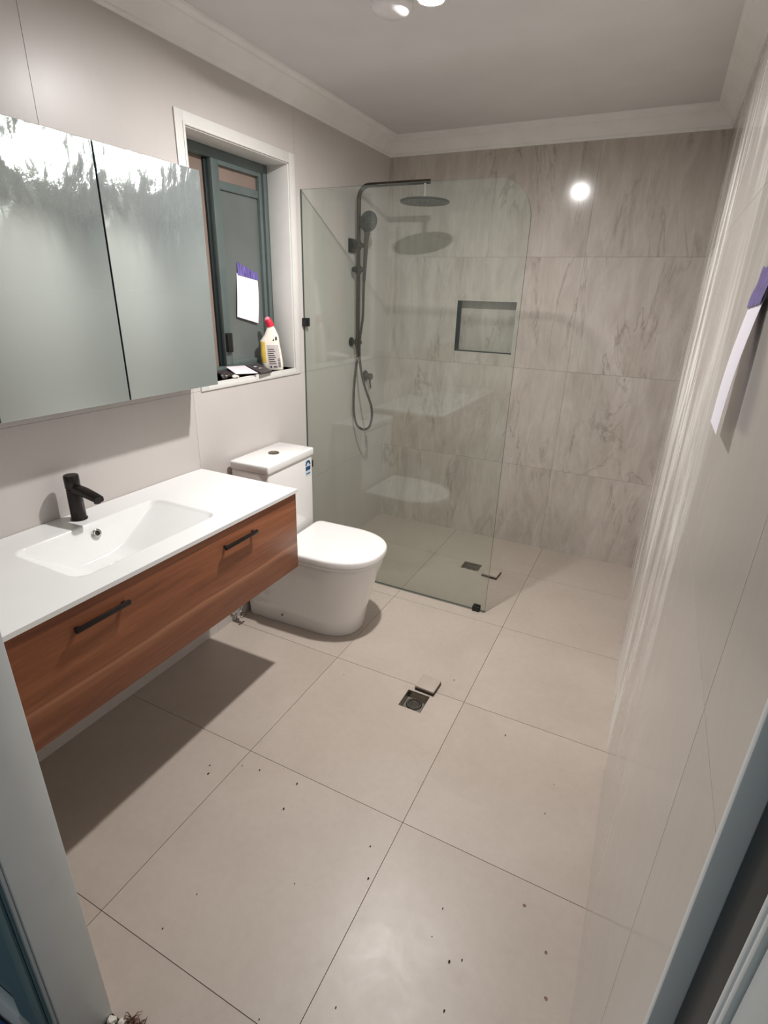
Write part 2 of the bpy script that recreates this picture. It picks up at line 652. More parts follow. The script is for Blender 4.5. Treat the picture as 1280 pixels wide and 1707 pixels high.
grid_tiles('wall_tile', [0, 0.78, 1.98, D], VC[3:], [WIN], TT, lambda u, v, d: (-d, u, v), 'wall_tile_left', wl, 0.0008)
grid_tiles('wall_tile', [0, 1.23, 2.43, D], VC[:4], [WIN], TT, lambda u, v, d: (-d, u, v), 'wall_tile_left', wl, 0.0005)
child_fix(wl)

wb = slab('wall_back', (0, W, 0, H), [NI], 0.10, lambda u, v, d: (u, D + BK + d, v), 'grout_light', None, 0)
tag(wb, 'veined grey brown marble look tile wall at the shower end', None, None, 'structure')
grid_tiles('wall_tile', [0, 1.185, W], VC, [NI], TT, lambda u, v, d: (u, D + d, v), 'wall_tile_veined', wb, 0.0005)
ND = 0.085
# niche linings
for nm, lo, hi in (('niche_back_tile', (NI[0] - .008, D + ND, NI[2] - .008), (NI[1] + .008, D + ND + .008, NI[3] + .008)),
                   ('niche_tile', (NI[0] - .008, D + .001, NI[2] - .008), (NI[1] + .008, D + ND, NI[2])),
                   ('niche_tile', (NI[0] - .008, D + .001, NI[3]), (NI[1] + .008, D + ND, NI[3] + .008)),
                   ('niche_tile', (NI[0] - .008, D + .001, NI[2]), (NI[0], D + ND, NI[3])),
                   ('niche_tile', (NI[1], D + .001, NI[2]), (NI[1] + .008, D + ND, NI[3]))):
    boxo(nm, lo, hi, 'wall_tile_veined', wb)
tw = 0.004
for lo, hi in (((NI[0] - tw, D - .0015, NI[3]), (NI[1] + tw, D + .004, NI[3] + tw)),
               ((NI[0] - tw, D - .0015, NI[2] - tw), (NI[1] + tw, D + .004, NI[2])),
               ((NI[0] - tw, D - .0015, NI[2]), (NI[0], D + .004, NI[3])),
               ((NI[1], D - .0015, NI[2]), (NI[1] + tw, D + .004, NI[3]))):
    boxo('niche_trim', lo, hi, 'grout_light', wb)
child_fix(wb)

wr = slab('wall_right', (0.0, D, 0, H), [], 0.10, lambda u, v, d: (W + BK + d, u, v), 'grout_light', None, 0)
tag(wr, 'glossy pale tile wall with dried cleaning streaks on the right', None, None, 'structure')
grid_tiles('wall_tile', [0, 0.197, 1.397, 2.597, D], [0, 0.53, 1.13, 1.73, H], [], TT, lambda u, v, d: (W + d, u, v),
           'wall_tile_right', wr, 0.0007)
child_fix(wr)

DOOR = (0.806, 1.770, -0.05, 2.06)
wf = slab('wall_front', (-0.10, 1.86, 0, H), [DOOR], 0.10, lambda u, v, d: (u, -0.006 - d, v), 'hall_wall', None, 0)
tag(wf, 'front wall holding the doorway the camera looks through', None, None, 'structure')
grid_tiles('wall_tile', [0, 0.6, 1.2, W], VC, [DOOR], 0.006, lambda u, v, d: (u, -d, v), 'wall_tile_left', wf)
child_fix(wf)
# hall side face of the front wall so that it is a solid wall
b_ = bmesh.new()
box(b_, (-0.10, -0.111, 0), (0.803, -0.106, H))
box(b_, (1.775, -0.111, 0), (1.86, -0.106, H))
box(b_, (0.803, -0.111, 2.06), (1.775, -0.106, H))
hw = from_bm('plasterboard', b_, 'hall_wall', wf)
hw.location = -wf.location

ce = boxo('ceiling', (-0.1, -0.11, H), (W + 0.1, D + 0.1, H + 0.05), 'ceiling_paint')
tag(ce, 'flat white painted ceiling', None, None, 'structure')

# cornices
PROF = [(0.0, 2.274), (0.007, 2.274), (0.0085, 2.284), (0.016, 2.287), (0.018, 2.296), (0.024, 2.307),
        (0.033, 2.318), (0.045, 2.328), (0.058, 2.336), (0.066, 2.339), (0.067, 2.346), (0.076, 2.350),
        (0.083, 2.356), (0.085, 2.3645), (0.0, 2.3645)]


def cornice(name, a, b, inward, label):
    a = Vector(a); b = Vector(b); n_ = Vector(inward); t = (b - a).normalized()
    bm = bmesh.new()
    ra = [bm.verts.new(a + n_ * d + t * d + Vector((0, 0, z))) for d, z in PROF]
    rb = [bm.verts.new(b + n_ * d - t * d + Vector((0, 0, z))) for d, z in PROF]
    k = len(PROF)
    for i in range(k):
        bm.faces.new((ra[i], ra[(i + 1) % k], rb[(i + 1) % k], rb[i]))
    bm.faces.new(ra); bm.faces.new(rb)
    o = from_bm(name, bm, 'cornice_paint', None, 28)
    return tag(o, label, None, None, 'structure')


cornice('trim_1', (0, 0, 0), (0, D, 0), (1, 0, 0), 'white coved cornice above the vanity wall')
cornice('trim_2', (0, D, 0), (W, D, 0), (0, -1, 0), 'white coved cornice above the veined shower wall')
cornice('trim_3', (W, D, 0), (W, 0, 0), (-1, 0, 0), 'white coved cornice above the right wall')
cornice('trim_4', (W, 0, 0), (0, 0, 0), (0, 1, 0), 'white coved cornice above the doorway')

# ------------------------------------------------------------------ structure: window
wn = empty('window_1', (0, WIN[0], WIN[2]))
tag(wn, 'recessed sliding window with dark green aluminium frame and frosted pane', None, None, 'structure')
y0, y1, z0, z1 = WIN
XF = -0.115


def wpart(name, lo, hi, mat, bevel=0.0015, parent=None):
    o = boxo(name, lo, hi, mat, None, bevel)
    o.location = Vector(o.location) - (wn.location)
    o.parent = wn
    return o


# white reveal boards and sill
wpart('reveal_board', (XF, y1 - .010, z0), (0.001, y1, z1), 'white_paint')
wpart('reveal_board', (XF, y0, z0), (0.001, y0 + .010, z1), 'white_paint')
wpart('reveal_head', (XF, y0, z1 - .010), (0.001, y1, z1), 'white_paint')
wpart('sill', (XF - .02, y0, z0 - .008), (0.006, y1, z0), 'white_paint')
# stepped trim around the opening
for lo, hi in (((0, y1 - .002, z0 - .030), (0.006, y1 + .040, z1 + .036)), ((0, y0 - .038, z0 - .030), (0.006, y0 + .002, z1 + .036)),
               ((0, y0 + .002, z1 - .002), (0.006, y1 - .002, z1 + .036)), ((0, y0 + .002, z0 - .030), (0.006, y1 - .002, z0 - .006))):
    wpart('window_trim', lo, hi, 'white_paint')
for lo, hi in (((0, y1 - .006, z0), (0.009, y1 + .004, z1 + .004)), ((0, y0 - .004, z0), (0.009, y0 + .006, z1 + .004)),
               ((0, y0 + .006, z1 - .006), (0.009, y1 - .006, z1 + .004))):
    wpart('trim_bead', lo, hi, 'white_paint')
# outer aluminium frame
ya, yb, za, zb = y0 + .010, y1 - .010, z0 + .004, z1 - .010
wpart('frame_stile', (XF - .08, yb - .026, za), (XF, yb, zb), 'aluminium_green')
wpart('frame_stile', (XF - .08, ya, za), (XF, ya + .026, zb), 'aluminium_green')
wpart('frame_head', (XF - .08, ya + .026, zb - .034), (XF, yb - .026, zb), 'aluminium_green')
wpart('frame_sill', (XF - .08, ya + .026, za), (XF, yb - .026, za + .028), 'aluminium_green')
# fixed outer light on the left (seen as a brown screen) and its dark stile
wpart('screen_pane', (XF - .044, ya + .02, za + .02), (XF - .038, 1.60, zb - .02), 'brown_screen_glass', 0)
wpart('screen_stile', (XF - .0375, 1.553, za + .028), (XF - .026, 1.5695, zb - .034), 'aluminium_dark_and_shade')
# right sash
SX = XF - .004
wpart('sash_stile', (SX - .03, 1.570, za + .028), (SX, 1.612, zb - .034), 'aluminium_green')
wpart('sash_stile_lip', (SX - .02, 1.612, za + .028), (SX - .008, 1.622, zb - .034), 'aluminium_green')
wpart('sash_stile', (SX - .03, 1.868, za + .028), (SX, 1.888, zb - .034), 'aluminium_green')
wpart('sash_gap', (SX - .05, 1.888, za + .02), (SX - .03, 1.900, zb - .03), 'aluminium_dark_and_shade')
wpart('sash_rail', (SX - .03, 1.612, zb - .052), (SX, 1.868, zb - .034), 'aluminium_green')
wpart('sash_rail', (SX - .026, 1.612, 1.912), (SX - .006, 1.868, 1.944), 'aluminium_green')
wpart('sash_rail', (SX - .03, 1.612, za + .028), (SX, 1.868, za + .05), 'aluminium_green')
wpart('frosted_pane', (SX - .022, 1.608, za + .04), (SX - .016, 1.872, 1.925), 'frosted_night_glass', 0)
wpart('vent_pane', (SX - .024, 1.608, 1.93), (SX - .018, 1.872, zb - .04), 'brown_screen_glass', 0)
wpart('sash_latch', (SX - .002, 1.572, 1.262), (SX + .016, 1.604, 1.345), 'black_plastic', 0.003)

# ------------------------------------------------------------------ structure: doorway
dr = empty('door_1', (0.818, 0, 0))
tag(dr, 'pale grey painted door frame around the doorway', None, None, 'structure')


def dpart(name, lo, hi, mat, bevel=0.0015):
    o = boxo(name, lo, hi, mat, None, bevel)
    o.location = Vector(o.location) - dr.location
    o.parent = dr
    return o


dpart('jamb', (0.800, -0.094, 0.0), (0.818, 0.0, 2.045), 'frame_paint', 0.002)
dpart('stop_bead', (0.800, -0.101, 0.0), (0.813, -0.0945, 2.045), 'grey_frame_paint', 0.002)
dpart('architrave', (0.740, -0.124, 0.165), (0.810, -0.1115, 2.045), 'hall_wall', 0.003)
dpart('jamb', (1.738, -0.0100, 0.0), (1.774, 0.0, 2.045), 'frame_paint', 0.002)
dpart('rebate', (1.755, -0.0660, 0.0), (1.774, -0.0105, 2.045), 'aluminium_dark_and_shade', 0.001)  # shadow behind the jamb painted in: dark finish on a pale frame
dpart('architrave_bead', (1.7515, -0.0730, 0.0), (1.774, -0.0665, 2.045), 'frame_paint', 0.002)
dpart('architrave_bead', (1.7520, -0.0810, 0.0), (1.774, -0.0742, 2.045), 'frame_paint', 0.002)
dpart('architrave', (1.7550, -0.140, 0.0), (1.769, -0.0815, 2.045), 'grey_frame_paint', 0.003)
dpart('head_jamb', (0.8185, -0.094, 2.03), (1.7375, 0.0, 2.0595), 'frame_paint', 0.002)

bb = boxo('baseboard_hall', (-0.10, -0.128, 0.0), (0.740, -0.1115, 0.160), 'frame_paint', None, 0.003)
tag(bb, 'pale skirting board outside the doorway, lower left corner', None, None, 'structure')
hf = boxo('floor_hall', (-0.1, -1.2, -0.06), (2.2, -0.006, -0.010), 'hall_floor')
tag(hf, 'dim hall floor outside the doorway', None, None, 'structure')

# ------------------------------------------------------------------ ceiling heater with lamps (the room's only light)
hl = empty('ceiling_heater_light', (0.87, 1.40, H))
tag(hl, 'white ceiling heater light with a lit bulb and pale heat lamps, at the top edge', 'ceiling light')


def rel(o, root):
    """parent an object built in room coordinates to a thing without moving it"""
    bpy.context.view_layer.update()
    o.matrix_parent_inverse = Matrix.Identity(4)
    r = root.matrix_basis.inverted() if root.parent is None else (root.parent.matrix_basis @ root.matrix_basis).inverted()
    o.parent = root
    o.matrix_basis = r @ o.matrix_basis
    return o


rel(boxo('housing', (0.670, 1.285, H - .010), (1.07, 1.49, H - .0005), 'housing_white', None, 0.004), hl)
for hx, hy in ((0.738, 1.446), (1.002, 1.400)):
    b_ = bmesh.new()
    # flattened infrared bulb: neck in the housing, round frosted face below
    lathe(b_, [(0.0, 0.022), (0.010, 0.030), (0.020, 0.052), (0.032, 0.062), (0.044, 0.0635), (0.053, 0.058),
               (0.060, 0.044), (0.064, 0.024), (0.0655, 0.0)], (hx, hy, H - .011), (0, 0, -1), 36)
    rel(from_bm('heat_lamp', b_, 'heat_glass', None, 50), hl)
    b_ = bmesh.new()
    lathe(b_, [(0.0, 0.070), (0.006, 0.069), (0.006, 0.064), (0.0, 0.063)], (hx, hy - .03, H - .010), (0, 0, -1), 36)
    rel(from_bm('lamp_ring', b_, 'chrome', None, 30), hl)
# reflector lamp: opaque cup, shallow domed lit face pointing down
BXc, BYc, BZc = BULB_POS
b_ = bmesh.new()
lathe(b_, [(0.0, 0.0), (0.0, 0.024), (0.028, 0.026), (0.050, 0.041), (0.0555, 0.0415), (0.0555, 0.0365), (0.050, 0.036)], (BXc, BYc, H - .010), (0, 0, -1), 32)
rel(from_bm('lamp_cup', b_, 'housing_white', None, 40), hl)
b_ = bmesh.new()
lathe(b_, [(0.0, 0.0355), (0.0012, 0.0345), (0.0026, 0.027), (0.0034, 0.016), (0.0037, 0.0)], (BXc, BYc, H - .0605), (0, 0, -1), 32)
rel(from_bm('lit_lens', b_, 'lit_bulb', None, 60), hl)

# ------------------------------------------------------------------ vanity cabinet
VX, VY0, VY1, VZ0, VZ1 = 0.486, 0.034, 1.226, 0.486, 0.8085
vn_ = empty('vanity_cabinet', (0.0, (VY0 + VY1) / 2, VZ0))
tag(vn_, 'wall hung vanity cabinet with reddish walnut drawer front and bronze handles', 'cabinet')
for nm, lo, hi in (('side_panel', (0.002, VY0, VZ0), (VX - .019, VY0 + .016, VZ1)),
                   ('side_panel', (0.002, VY1 - .016, VZ0), (VX - .019, VY1, VZ1)),
                   ('bottom_panel', (0.002, VY0 + .0165, VZ0), (VX - .019, VY1 - .0165, VZ0 + .016)),
                   ('back_panel', (0.002, VY0 + .0165, VZ0 + .0165), (0.010, VY1 - .0165, VZ1))):
    rel(boxo(nm, lo, hi, 'walnut_laminate' if nm == 'side_panel' else 'carcass'), vn_)
df = rel(boxo('drawer_front', (VX - .018, VY0, VZ0), (VX, VY1, VZ1 - .002), 'walnut_laminate', None, 0.0012), vn_)
for ya_, yb_ in ((0.288, 0.446), (0.812, 0.974)):
    b_ = bmesh.new()
    zc = 0.747
    box(b_, (VX + .011, ya_, zc - .0065), (VX + .019, yb_, zc + .0065), 0.0015)
    for yy in (ya_ + .012, yb_ - .012):
        box(b_, (VX - .0005, yy - .005, zc - .004), (VX + .012, yy + .005, zc + .004), 0.001)
    o = from_bm('handle', b_, 'dark_bronze', None, 40)
    o['label'] = 'dark bronze bar handle'
    rel(o, df)

# vanity top with the moulded basin
TX, TY0, TY1, TZ = 0.4936, 0.030, 1.2300, 0.8244
BX0, BX1, BY0, BY1 = 0.118, 0.412, 0.375, 0.888
BD = 0.105


def basin_depth(x, y):
    r = 0.045
    # signed distance inside a rounded rectangle
    cx, cy = (BX0 + BX1) / 2, (BY0 + BY1) / 2
    qx = abs(x - cx) - ((BX1 - BX0) / 2 - r)
    qy = abs(y - cy) - ((BY1 - BY0) / 2 - r)
    sd = -(math.hypot(max(qx, 0), max(qy, 0)) + min(max(qx, qy), 0) - r)
    if sd <= 0:
        return 0.0
    ax = (x - BX0) / 0.050          # rear wall
    bx = (BX1 - x) / 0.095          # front wall, sloping
    ay = (y - BY0) / 0.150
    by = (BY1 - y) / 0.215          # long slope from the right
    a = min(ax, bx, ay, by, 1.0)
    # a touch of blending at the creases
    k = 0.10
    s = -k * math.log(sum(math.exp(-v / k) for v in (ax, bx, ay, by, 1.0)))
    a = max(0.0, min(a, s + 0.03))
    d = BD * a
    rim = min(1.0, sd / 0.012)
    return min(d, BD) * (rim * rim * (3 - 2 * rim)) + 0.0015 * min(1, sd / 0.004)


def breaks(a, b, fine0, fine1, nc, nf):
    out = [a + (fine0 - a) * i / nc for i in range(nc)]
    out += [fine0 + (fine1 - fine0) * i / nf for i in range(nf)]
    out += [fine1 + (b - fine1) * i / nc for i in range(nc + 1)]
    return out


vt = empty('vanity_basin_top', (0, (TY0 + TY1) / 2, VZ1))
tag(vt, 'glossy white vanity top with a moulded rectangular basin', 'basin')
xs = breaks(0.002, TX, BX0 - .004, BX1 + .004, 3, 74)
ys = breaks(TY0, TY1, BY0 - .004, BY1 + .004, 4, 110)
b_ = bmesh.new()
eb = 0.0022
gv = []
for x in xs:
    row = []
    for y in ys:
        z = TZ - basin_depth(x, y)
        # small rounded arris on the open edges
        if x > TX - 1e-6 or y < TY0 + 1e-6 or y > TY1 - 1e-6:
            z -= eb
        row.append(b_.verts.new((x, y, z)))
    gv.append(row)
for i in range(len(xs) - 1):
    for j in range(len(ys) - 1):
        b_.faces.new((gv[i][j], gv[i + 1][j], gv[i + 1][j + 1], gv[i][j + 1]))
per = [gv[i][0] for i in range(len(xs))] + [gv[-1][j] for j in range(1, len(ys))] + \
      [gv[i][-1] for i in range(len(xs) - 2, -1, -1)] + [gv[0][j] for j in range(len(ys) - 2, 0, -1)]
low = [b_.verts.new((v.co.x, v.co.y, VZ1 + .0005)) for v in per]
for i in range(len(per)):
    k = (i + 1) % len(per)
    b_.faces.new((per[i], per[k], low[k], low[i]))
rel(from_bm('top_and_bowl', b_, 'solid_white', None, 50), vt)
# overflow ring on the rear wall of the bowl
OV = Vector((0.1385, 0.628, 0.792))
nrm = Vector((0.90, 0, 0.43)).normalized()
b_ = bmesh.new()
lathe(b_, [(-.006, 0.0145), (0.003, 0.0145), (0.0045, 0.012), (0.0045, 0.0085), (0.0015, 0.0075), (-.006, 0.0075)], OV, nrm, 28)
rg = rel(from_bm('overflow_ring', b_, 'chrome', None, 40), vt)
b_ = bmesh.new()
lathe(b_, [(-.004, 0.0), (-.004, 0.0074), (0.0002, 0.0074), (0.0002, 0.0)], OV, nrm, 20)
rel(from_bm('overflow_hole', b_, 'black_plastic', None, 40), vt)
# pop-up waste at the bottom of the bowl
BOT = TZ - basin_depth(0.255, 0.60)
b_ = bmesh.new()
lathe(b_, [(-.002, 0.030), (0.003, 0.030), (0.0045, 0.026), (0.0075, 0.021), (0.0085, 0.0)], (0.255, 0.60, BOT), (0, 0, 1), 28)
rel(from_bm('waste_plug', b_, 'solid_white', None, 40), vt)

# tap
TP = Vector((0.058, 0.632, TZ))
tp = empty('basin_tap', TP)
tag(tp, 'dark bronze mixer tap standing on the white vanity top', 'tap')
b_ = bmesh.new()
lathe(b_, [(0, 0.0), (0, 0.0255), (0.004, 0.0255), (0.005, 0.0225), (0.10, 0.0215), (0.104, 0.0205), (0.106, 0.0)], (0, 0, 0), (0, 0, 1), 32)
from_bm('body', b_, 'dark_bronze', tp, 40)
b_ = bmesh.new()
lathe(b_, [(0.107, 0.0), (0.107, 0.0215), (0.109, 0.0225), (0.146, 0.0222), (0.149, 0.0205), (0.150, 0.0)], (0, 0, 0), (0, 0, 1), 32)
hd = from_bm('handle', b_, 'dark_bronze', tp, 40)
b_ = bmesh.new()
sp = [(0.012, 0, 0.103), (0.055, 0, 0.101), (0.098, 0, 0.093), (0.118, 0, 0.088)]
rings = []
for (px, py, pz), (hw_, hh) in zip(sp, ((0.017, 0.015), (0.0165, 0.012), (0.016, 0.0105), (0.0155, 0.0095))):
    ring = []
    for k in range(16):
        a = 2 * math.pi * k / 16
        cx_, sx_ = math.cos(a), math.sin(a)
        f = lambda t: math.copysign(abs(t) ** 0.5, t)
        ring.append(b_.verts.new((px + (-.006 if f(sx_) < -.5 and px > .12 else 0), py + hw_ * f(cx_), pz + hh * f(sx_))))
    rings.append(ring)
for a, b in zip(rings, rings[1:]):
    for k in range(16):
        b_.faces.new((a[k], a[(k + 1) % 16], b[(k + 1) % 16], b[k]))
b_.faces.new(rings[0]); b_.faces.new(rings[-1])
spo = from_bm('spout', b_, 'dark_bronze', tp, 40)
b_ = bmesh.new()
lathe(b_, [(0, 0.0), (0, 0.0095), (0.008, 0.0095), (0.008, 0.0)], (0.106, 0, 0.083), (0, 0, -1), 18)
from_bm('aerator', b_, 'black_plastic', spo, 40)

# ------------------------------------------------------------------ mirror cabinet
MX, MY0, MY1, MZ0, MZ1 = 0.142, 0.022, 1.228, 1.187, 1.893
mc = empty('mirror_cabinet', (0, (MY0 + MY1) / 2, MZ0))
tag(mc, 'mirror fronted wall cabinet with cloudy protective film on its doors', 'cabinet')
for nm, lo, hi in (('side_panel', (0.002, MY0, MZ0), (MX - .024, MY0 + .015, MZ1)),
                   ('side_panel', (0.002, MY1 - .015, MZ0), (MX - .024, MY1, MZ1)),
                   ('bottom_panel', (0.002, MY0 + .0155, MZ0), (MX - .024, MY1 - .0155, MZ0 + .015)),
                   ('top_panel', (0.002, MY0 + .0155, MZ1 - .015), (MX - .024, MY1 - .0155, MZ1)),
                   ('back_panel', (0.002, MY0 + .0155, MZ0 + .0155), (0.008, MY1 - .0155, MZ1 - .0155))):
    rel(boxo(nm, lo, hi, 'aluminium_dark_and_shade' if nm != 'side_panel' else 'white_paint'), mc)
dy = (MY1 - MY0) / 3
for i in range(3):
    a, b = MY0 + dy * i + .003, MY0 + dy * (i + 1) - .003
    dd = rel(boxo('door', (MX - .022, a, MZ0), (MX - .0045, b, MZ1), 'aluminium_dark_and_shade'), mc)
    # mirror glass in world-aligned mesh so the film is continuous
    bm = bmesh.new()
    box(bm, (MX - .004, a, MZ0), (MX, b, MZ1), 0.0012)
    o = from_bm('mirror_glass', bm, 'filmed_mirror', None, 40)
    rel(o, dd)

# ------------------------------------------------------------------ toilet
TO = Vector((0.012, 1.572, 0.0))
to = empty('toilet', TO, math.radians(2.0))
tag(to, 'white back to wall toilet suite with closed lid between vanity and glass screen', 'toilet')


def dshape(x0, x1, w, n=22, r=0.03, p=2.3):
    """D outline: square rear at x0 with small corners, superelliptic front reaching x1"""
    cl = min(w * 1.25, x1 - x0 - 0.02)
    pts = [(x0 + r - r * math.cos(math.pi / 2 * k / 4), -(w - r) - r * math.sin(math.pi / 2 * k / 4)) for k in range(5)]
    xc = x1 - cl
    for k in range(n + 1):
        t = -math.pi / 2 + math.pi * k / n
        ct, st = math.cos(t), math.sin(t)
        pts.append((xc + cl * abs(ct) ** (2 / p), w * math.copysign(abs(st) ** (2 / p), st)))
    pts += [(x0 + r - r * math.cos(math.pi / 2 * k / 4), (w - r) + r * math.sin(math.pi / 2 * k / 4)) for k in range(4, -1, -1)]
    return pts


def loft(bm, layers):
    """layers: list of (z, outline)"""
    rings = [[bm.verts.new((x, y, z)) for x, y in ol] for z, ol in layers]
    n = len(rings[0])
    for a, b in zip(rings, rings[1:]):
        for k in range(n):
            bm.faces.new((a[k], a[(k + 1) % n], b[(k + 1) % n], b[k]))
    bm.faces.new(rings[0]); bm.faces.new(rings[-1])
    return bm


b_ = bmesh.new()
loft(b_, [(0.001, dshape(0, 0.572, 0.140)), (0.006, dshape(0, 0.575, 0.142)), (0.10, dshape(0, 0.588, 0.148)),
          (0.22, dshape(0, 0.618, 0.162)), (0.32, dshape(0, 0.648, 0.178)), (0.365, dshape(0, 0.663, 0.187)),
          (0.378, dshape(0, 0.664, 0.187)), (0.383, dshape(0.003, 0.660, 0.184))])
from_bm('pan', b_, 'ceramic', to, 40)
b_ = bmesh.new()
loft(b_, [(0.384, dshape(0.225, 0.664, 0.186)), (0.386, dshape(0.223, 0.668, 0.190)), (0.398, dshape(0.223, 0.670, 0.192)),
          (0.400, dshape(0.225, 0.667, 0.190))])
from_bm('seat', b_, 'seat_plastic', to, 40)
b_ = bmesh.new()
loft(b_, [(0.402, dshape(0.220, 0.672, 0.193)), (0.404, dshape(0.218, 0.676, 0.196)), (0.426, dshape(0.218, 0.678, 0.197)),
          (0.432, dshape(0.220, 0.675, 0.195)), (0.436, dshape(0.226, 0.668, 0.189)), (0.438, dshape(0.24, 0.65, 0.175))])
from_bm('lid', b_, 'seat_plastic', to, 40)
# cistern
b_ = bmesh.new()
box(b_, (0.0, -0.184, 0.384), (0.200, 0.184, 0.782), 0.010, 3)
ci = from_bm('cistern', b_, 'ceramic', to, 40)
b_ = bmesh.new()
box(b_, (0.0, -0.189, 0.783), (0.207, 0.189, 0.822), 0.008, 3)
cl_ = from_bm('cistern_lid', b_, 'ceramic', to, 40)
b_ = bmesh.new()
lathe(b_, [(0, 0.026), (0.003, 0.026), (0.005, 0.023), (0.005, 0.0)], (0.100, 0.005, 0.8215), (0, 0, 1), 28)
fb = from_bm('flush_button', b_, 'pewter', cl_, 40)
fb['label'] = 'brushed metal flush button'
b_ = bmesh.new()
lathe(b_, [(0, 0.006), (0.003, 0.006), (0.004, 0.004), (0.004, 0)], (0.22, -0.1575, 0.06), (0, -1, 0.12), 14)
from_bm('fixing_cap', b_, 'pewter', to, 40)
# water rating sticker on the cistern front
b_ = bmesh.new()
box(b_, (0.2002, 0.118, 0.690), (0.2010, 0.164, 0.768), 0)
st = from_bm('rating_sticker', b_, 'sticker_pale', ci)
st['label'] = 'small pale sticker with a blue arch'
b_ = bmesh.new()
n = 14
for k in range(n):
    a0 = math.pi * k / n; a1 = math.pi * (k + 1) / n
    q = []
    for a, r in ((a0, 0.023), (a1, 0.023), (a1, 0.0125), (a0, 0.0125)):
        q.append(b_.verts.new((0.2014, 0.141 - r * math.cos(a), 0.741 + r * math.sin(a) * 1.1)))
    b_.faces.new(q)
q = [b_.verts.new((0.2014, y, z)) for y, z in ((0.120, 0.716), (0.162, 0.716), (0.162, 0.736), (0.120, 0.736))]
b_.faces.new(q)
q = [b_.verts.new((0.2014, y, z)) for y, z in ((0.124, 0.697), (0.158, 0.697), (0.158, 0.703), (0.124, 0.703))]
b_.faces.new(q)
bmesh.ops.solidify(b_, geom=b_.faces[:], thickness=-0.0003)
from_bm('sticker_print', b_, 'sticker_blue', st)

# cistern stop valve low on the wall
sv = empty('stop_valve', (0.0, 1.340, 0.058))
tag(sv, 'small chrome water stop valve low on the wall beside the toilet base', 'valve')
b_ = bmesh.new()
lathe(b_, [(0.0005, 0.0), (0.0005, 0.026), (0.004, 0.026), (0.008, 0.016), (0.008, 0.0)], (0, 0, 0), (1, 0, 0), 24)
from_bm('cover_plate', b_, 'chrome', sv, 40)
b_ = bmesh.new()
tube(b_, [(0.006, 0, 0), (0.030, 0, 0), (0.056, 0, 0)], [0.010, 0.010, 0.0115], 16)
tube(b_, [(0.040, 0, 0), (0.040, 0.012, 0.016), (0.040, 0.022, 0.034)], [0.009, 0.0095, 0.008], 14)
from_bm('body', b_, 'chrome', sv, 40)
b_ = bmesh.new()
tube(b_, [(0.057, 0, -.002), (0.070, 0, -.004), (0.072, 0, -.004)], [0.008, 0.008, 0.006], 14)
tube(b_, [(0.066, -.020, -.010), (0.068, 0, -.006), (0.066, 0.020, -.010)], [0.005, 0.007, 0.005], 10)
from_bm('turn_handle', b_, 'pewter', sv, 40)
b_ = bmesh.new()
tube(b_, smooth_path([(0.040, 0.020, 0.034), (0.040, 0.022, 0.062), (0.034, 0.018, 0.14), (0.030, 0.016, 0.30), (0.030, 0.016, 0.375)], 6), 0.0055, 10)
from_bm('braided_hose', b_, 'chrome', sv, 40)

# ------------------------------------------------------------------ shower screen
GY, GX, GH = 2.021, 1.0870, 1.967
gs = empty('shower_screen', (0.0, GY, 0.0))
tag(gs, 'frameless clear glass shower screen with a rounded top corner and black clamps', 'shower screen')
RR = 0.155
ol = [(0.003, 0.004), (GX, 0.004), (GX, GH - RR)]
for k in range(1, 13):
    a = math.pi / 2 * k / 12
    ol.append((GX - RR + RR * math.cos(a), GH - RR + RR * math.sin(a)))
ol.append((0.003, GH))
b_ = bmesh.new()
fa = [b_.verts.new((x, -0.005, z)) for x, z in ol]
ba = [b_.verts.new((x, 0.005, z)) for x, z in ol]
b_.faces.new(fa); b_.faces.new(ba)
for i in range(len(ol)):
    k = (i + 1) % len(ol)
    f = b_.faces.new((fa[i], fa[k], ba[k], ba[i])); f.material_index = 1
from_bm('glass_panel', b_, ['clear_glass', 'glass_edge'], gs)
for lo, hi in (((0.0005, -0.018, 1.365), (0.025, 0.018, 1.405)), ((0.0005, -0.018, 0.618), (0.025, 0.018, 0.658)),
               ((1.022, -0.016, 0.0005), (1.060, 0.016, 0.029))):
    b_ = bmesh.new()
    # two cheeks and a foot: the glass sits in the slot
    wide = lo[0] < 0.1
    box(b_, lo, (hi[0], -0.0052, hi[2]), 0.0012)
    box(b_, (lo[0], 0.0052, lo[2]), hi, 0.0012)
    if wide:
        box(b_, (lo[0], -0.0052, lo[2]), (0.0029, 0.0052, hi[2]))
    else:
        box(b_, (lo[0], -0.0052, lo[2]), (hi[0], 0.0052, 0.0038))
    o = from_bm('clamp', b_, 'black_plastic', gs, 40)
    o['label'] = 'black glass clamp'
b_ = bmesh.new()
box(b_, (0.004, -0.0075, 0.0002), (GX, -0.0052, 0.004))
box(b_, (0.004, 0.0052, 0.0002), (GX, 0.0075, 0.004))
from_bm('floor_seal', b_, 'silicone', gs)

# ------------------------------------------------------------------ shower set
SY = 2.50
ss = empty('shower_rail_set', (0.0, SY, 1.2))
tag(ss, 'gunmetal shower rail with overhead rain head, hand shower and looped hose', 'shower')
RX = 0.046


def ssp(name, bm, mat, parent=None, smooth=40):
    o = from_bm(name, bm, mat, None, smooth)
    rel(o, ss if parent is None else parent)
    return o


ZT = 2.056
b_ = bmesh.new()
path = [(RX, SY, 1.225), (RX, SY, 1.5), (RX, SY, ZT - .06)]
for k in range(1, 9):
    a = math.pi / 2 * k / 8
    path.append((RX + .06 - .06 * math.cos(a), SY, ZT - .06 + .06 * math.sin(a)))
path += [(0.25, SY, ZT), (0.452, SY, ZT)]
tube(b_, path, 0.0115, 18)
rr = ssp('riser_rail', b_, 'gunmetal')
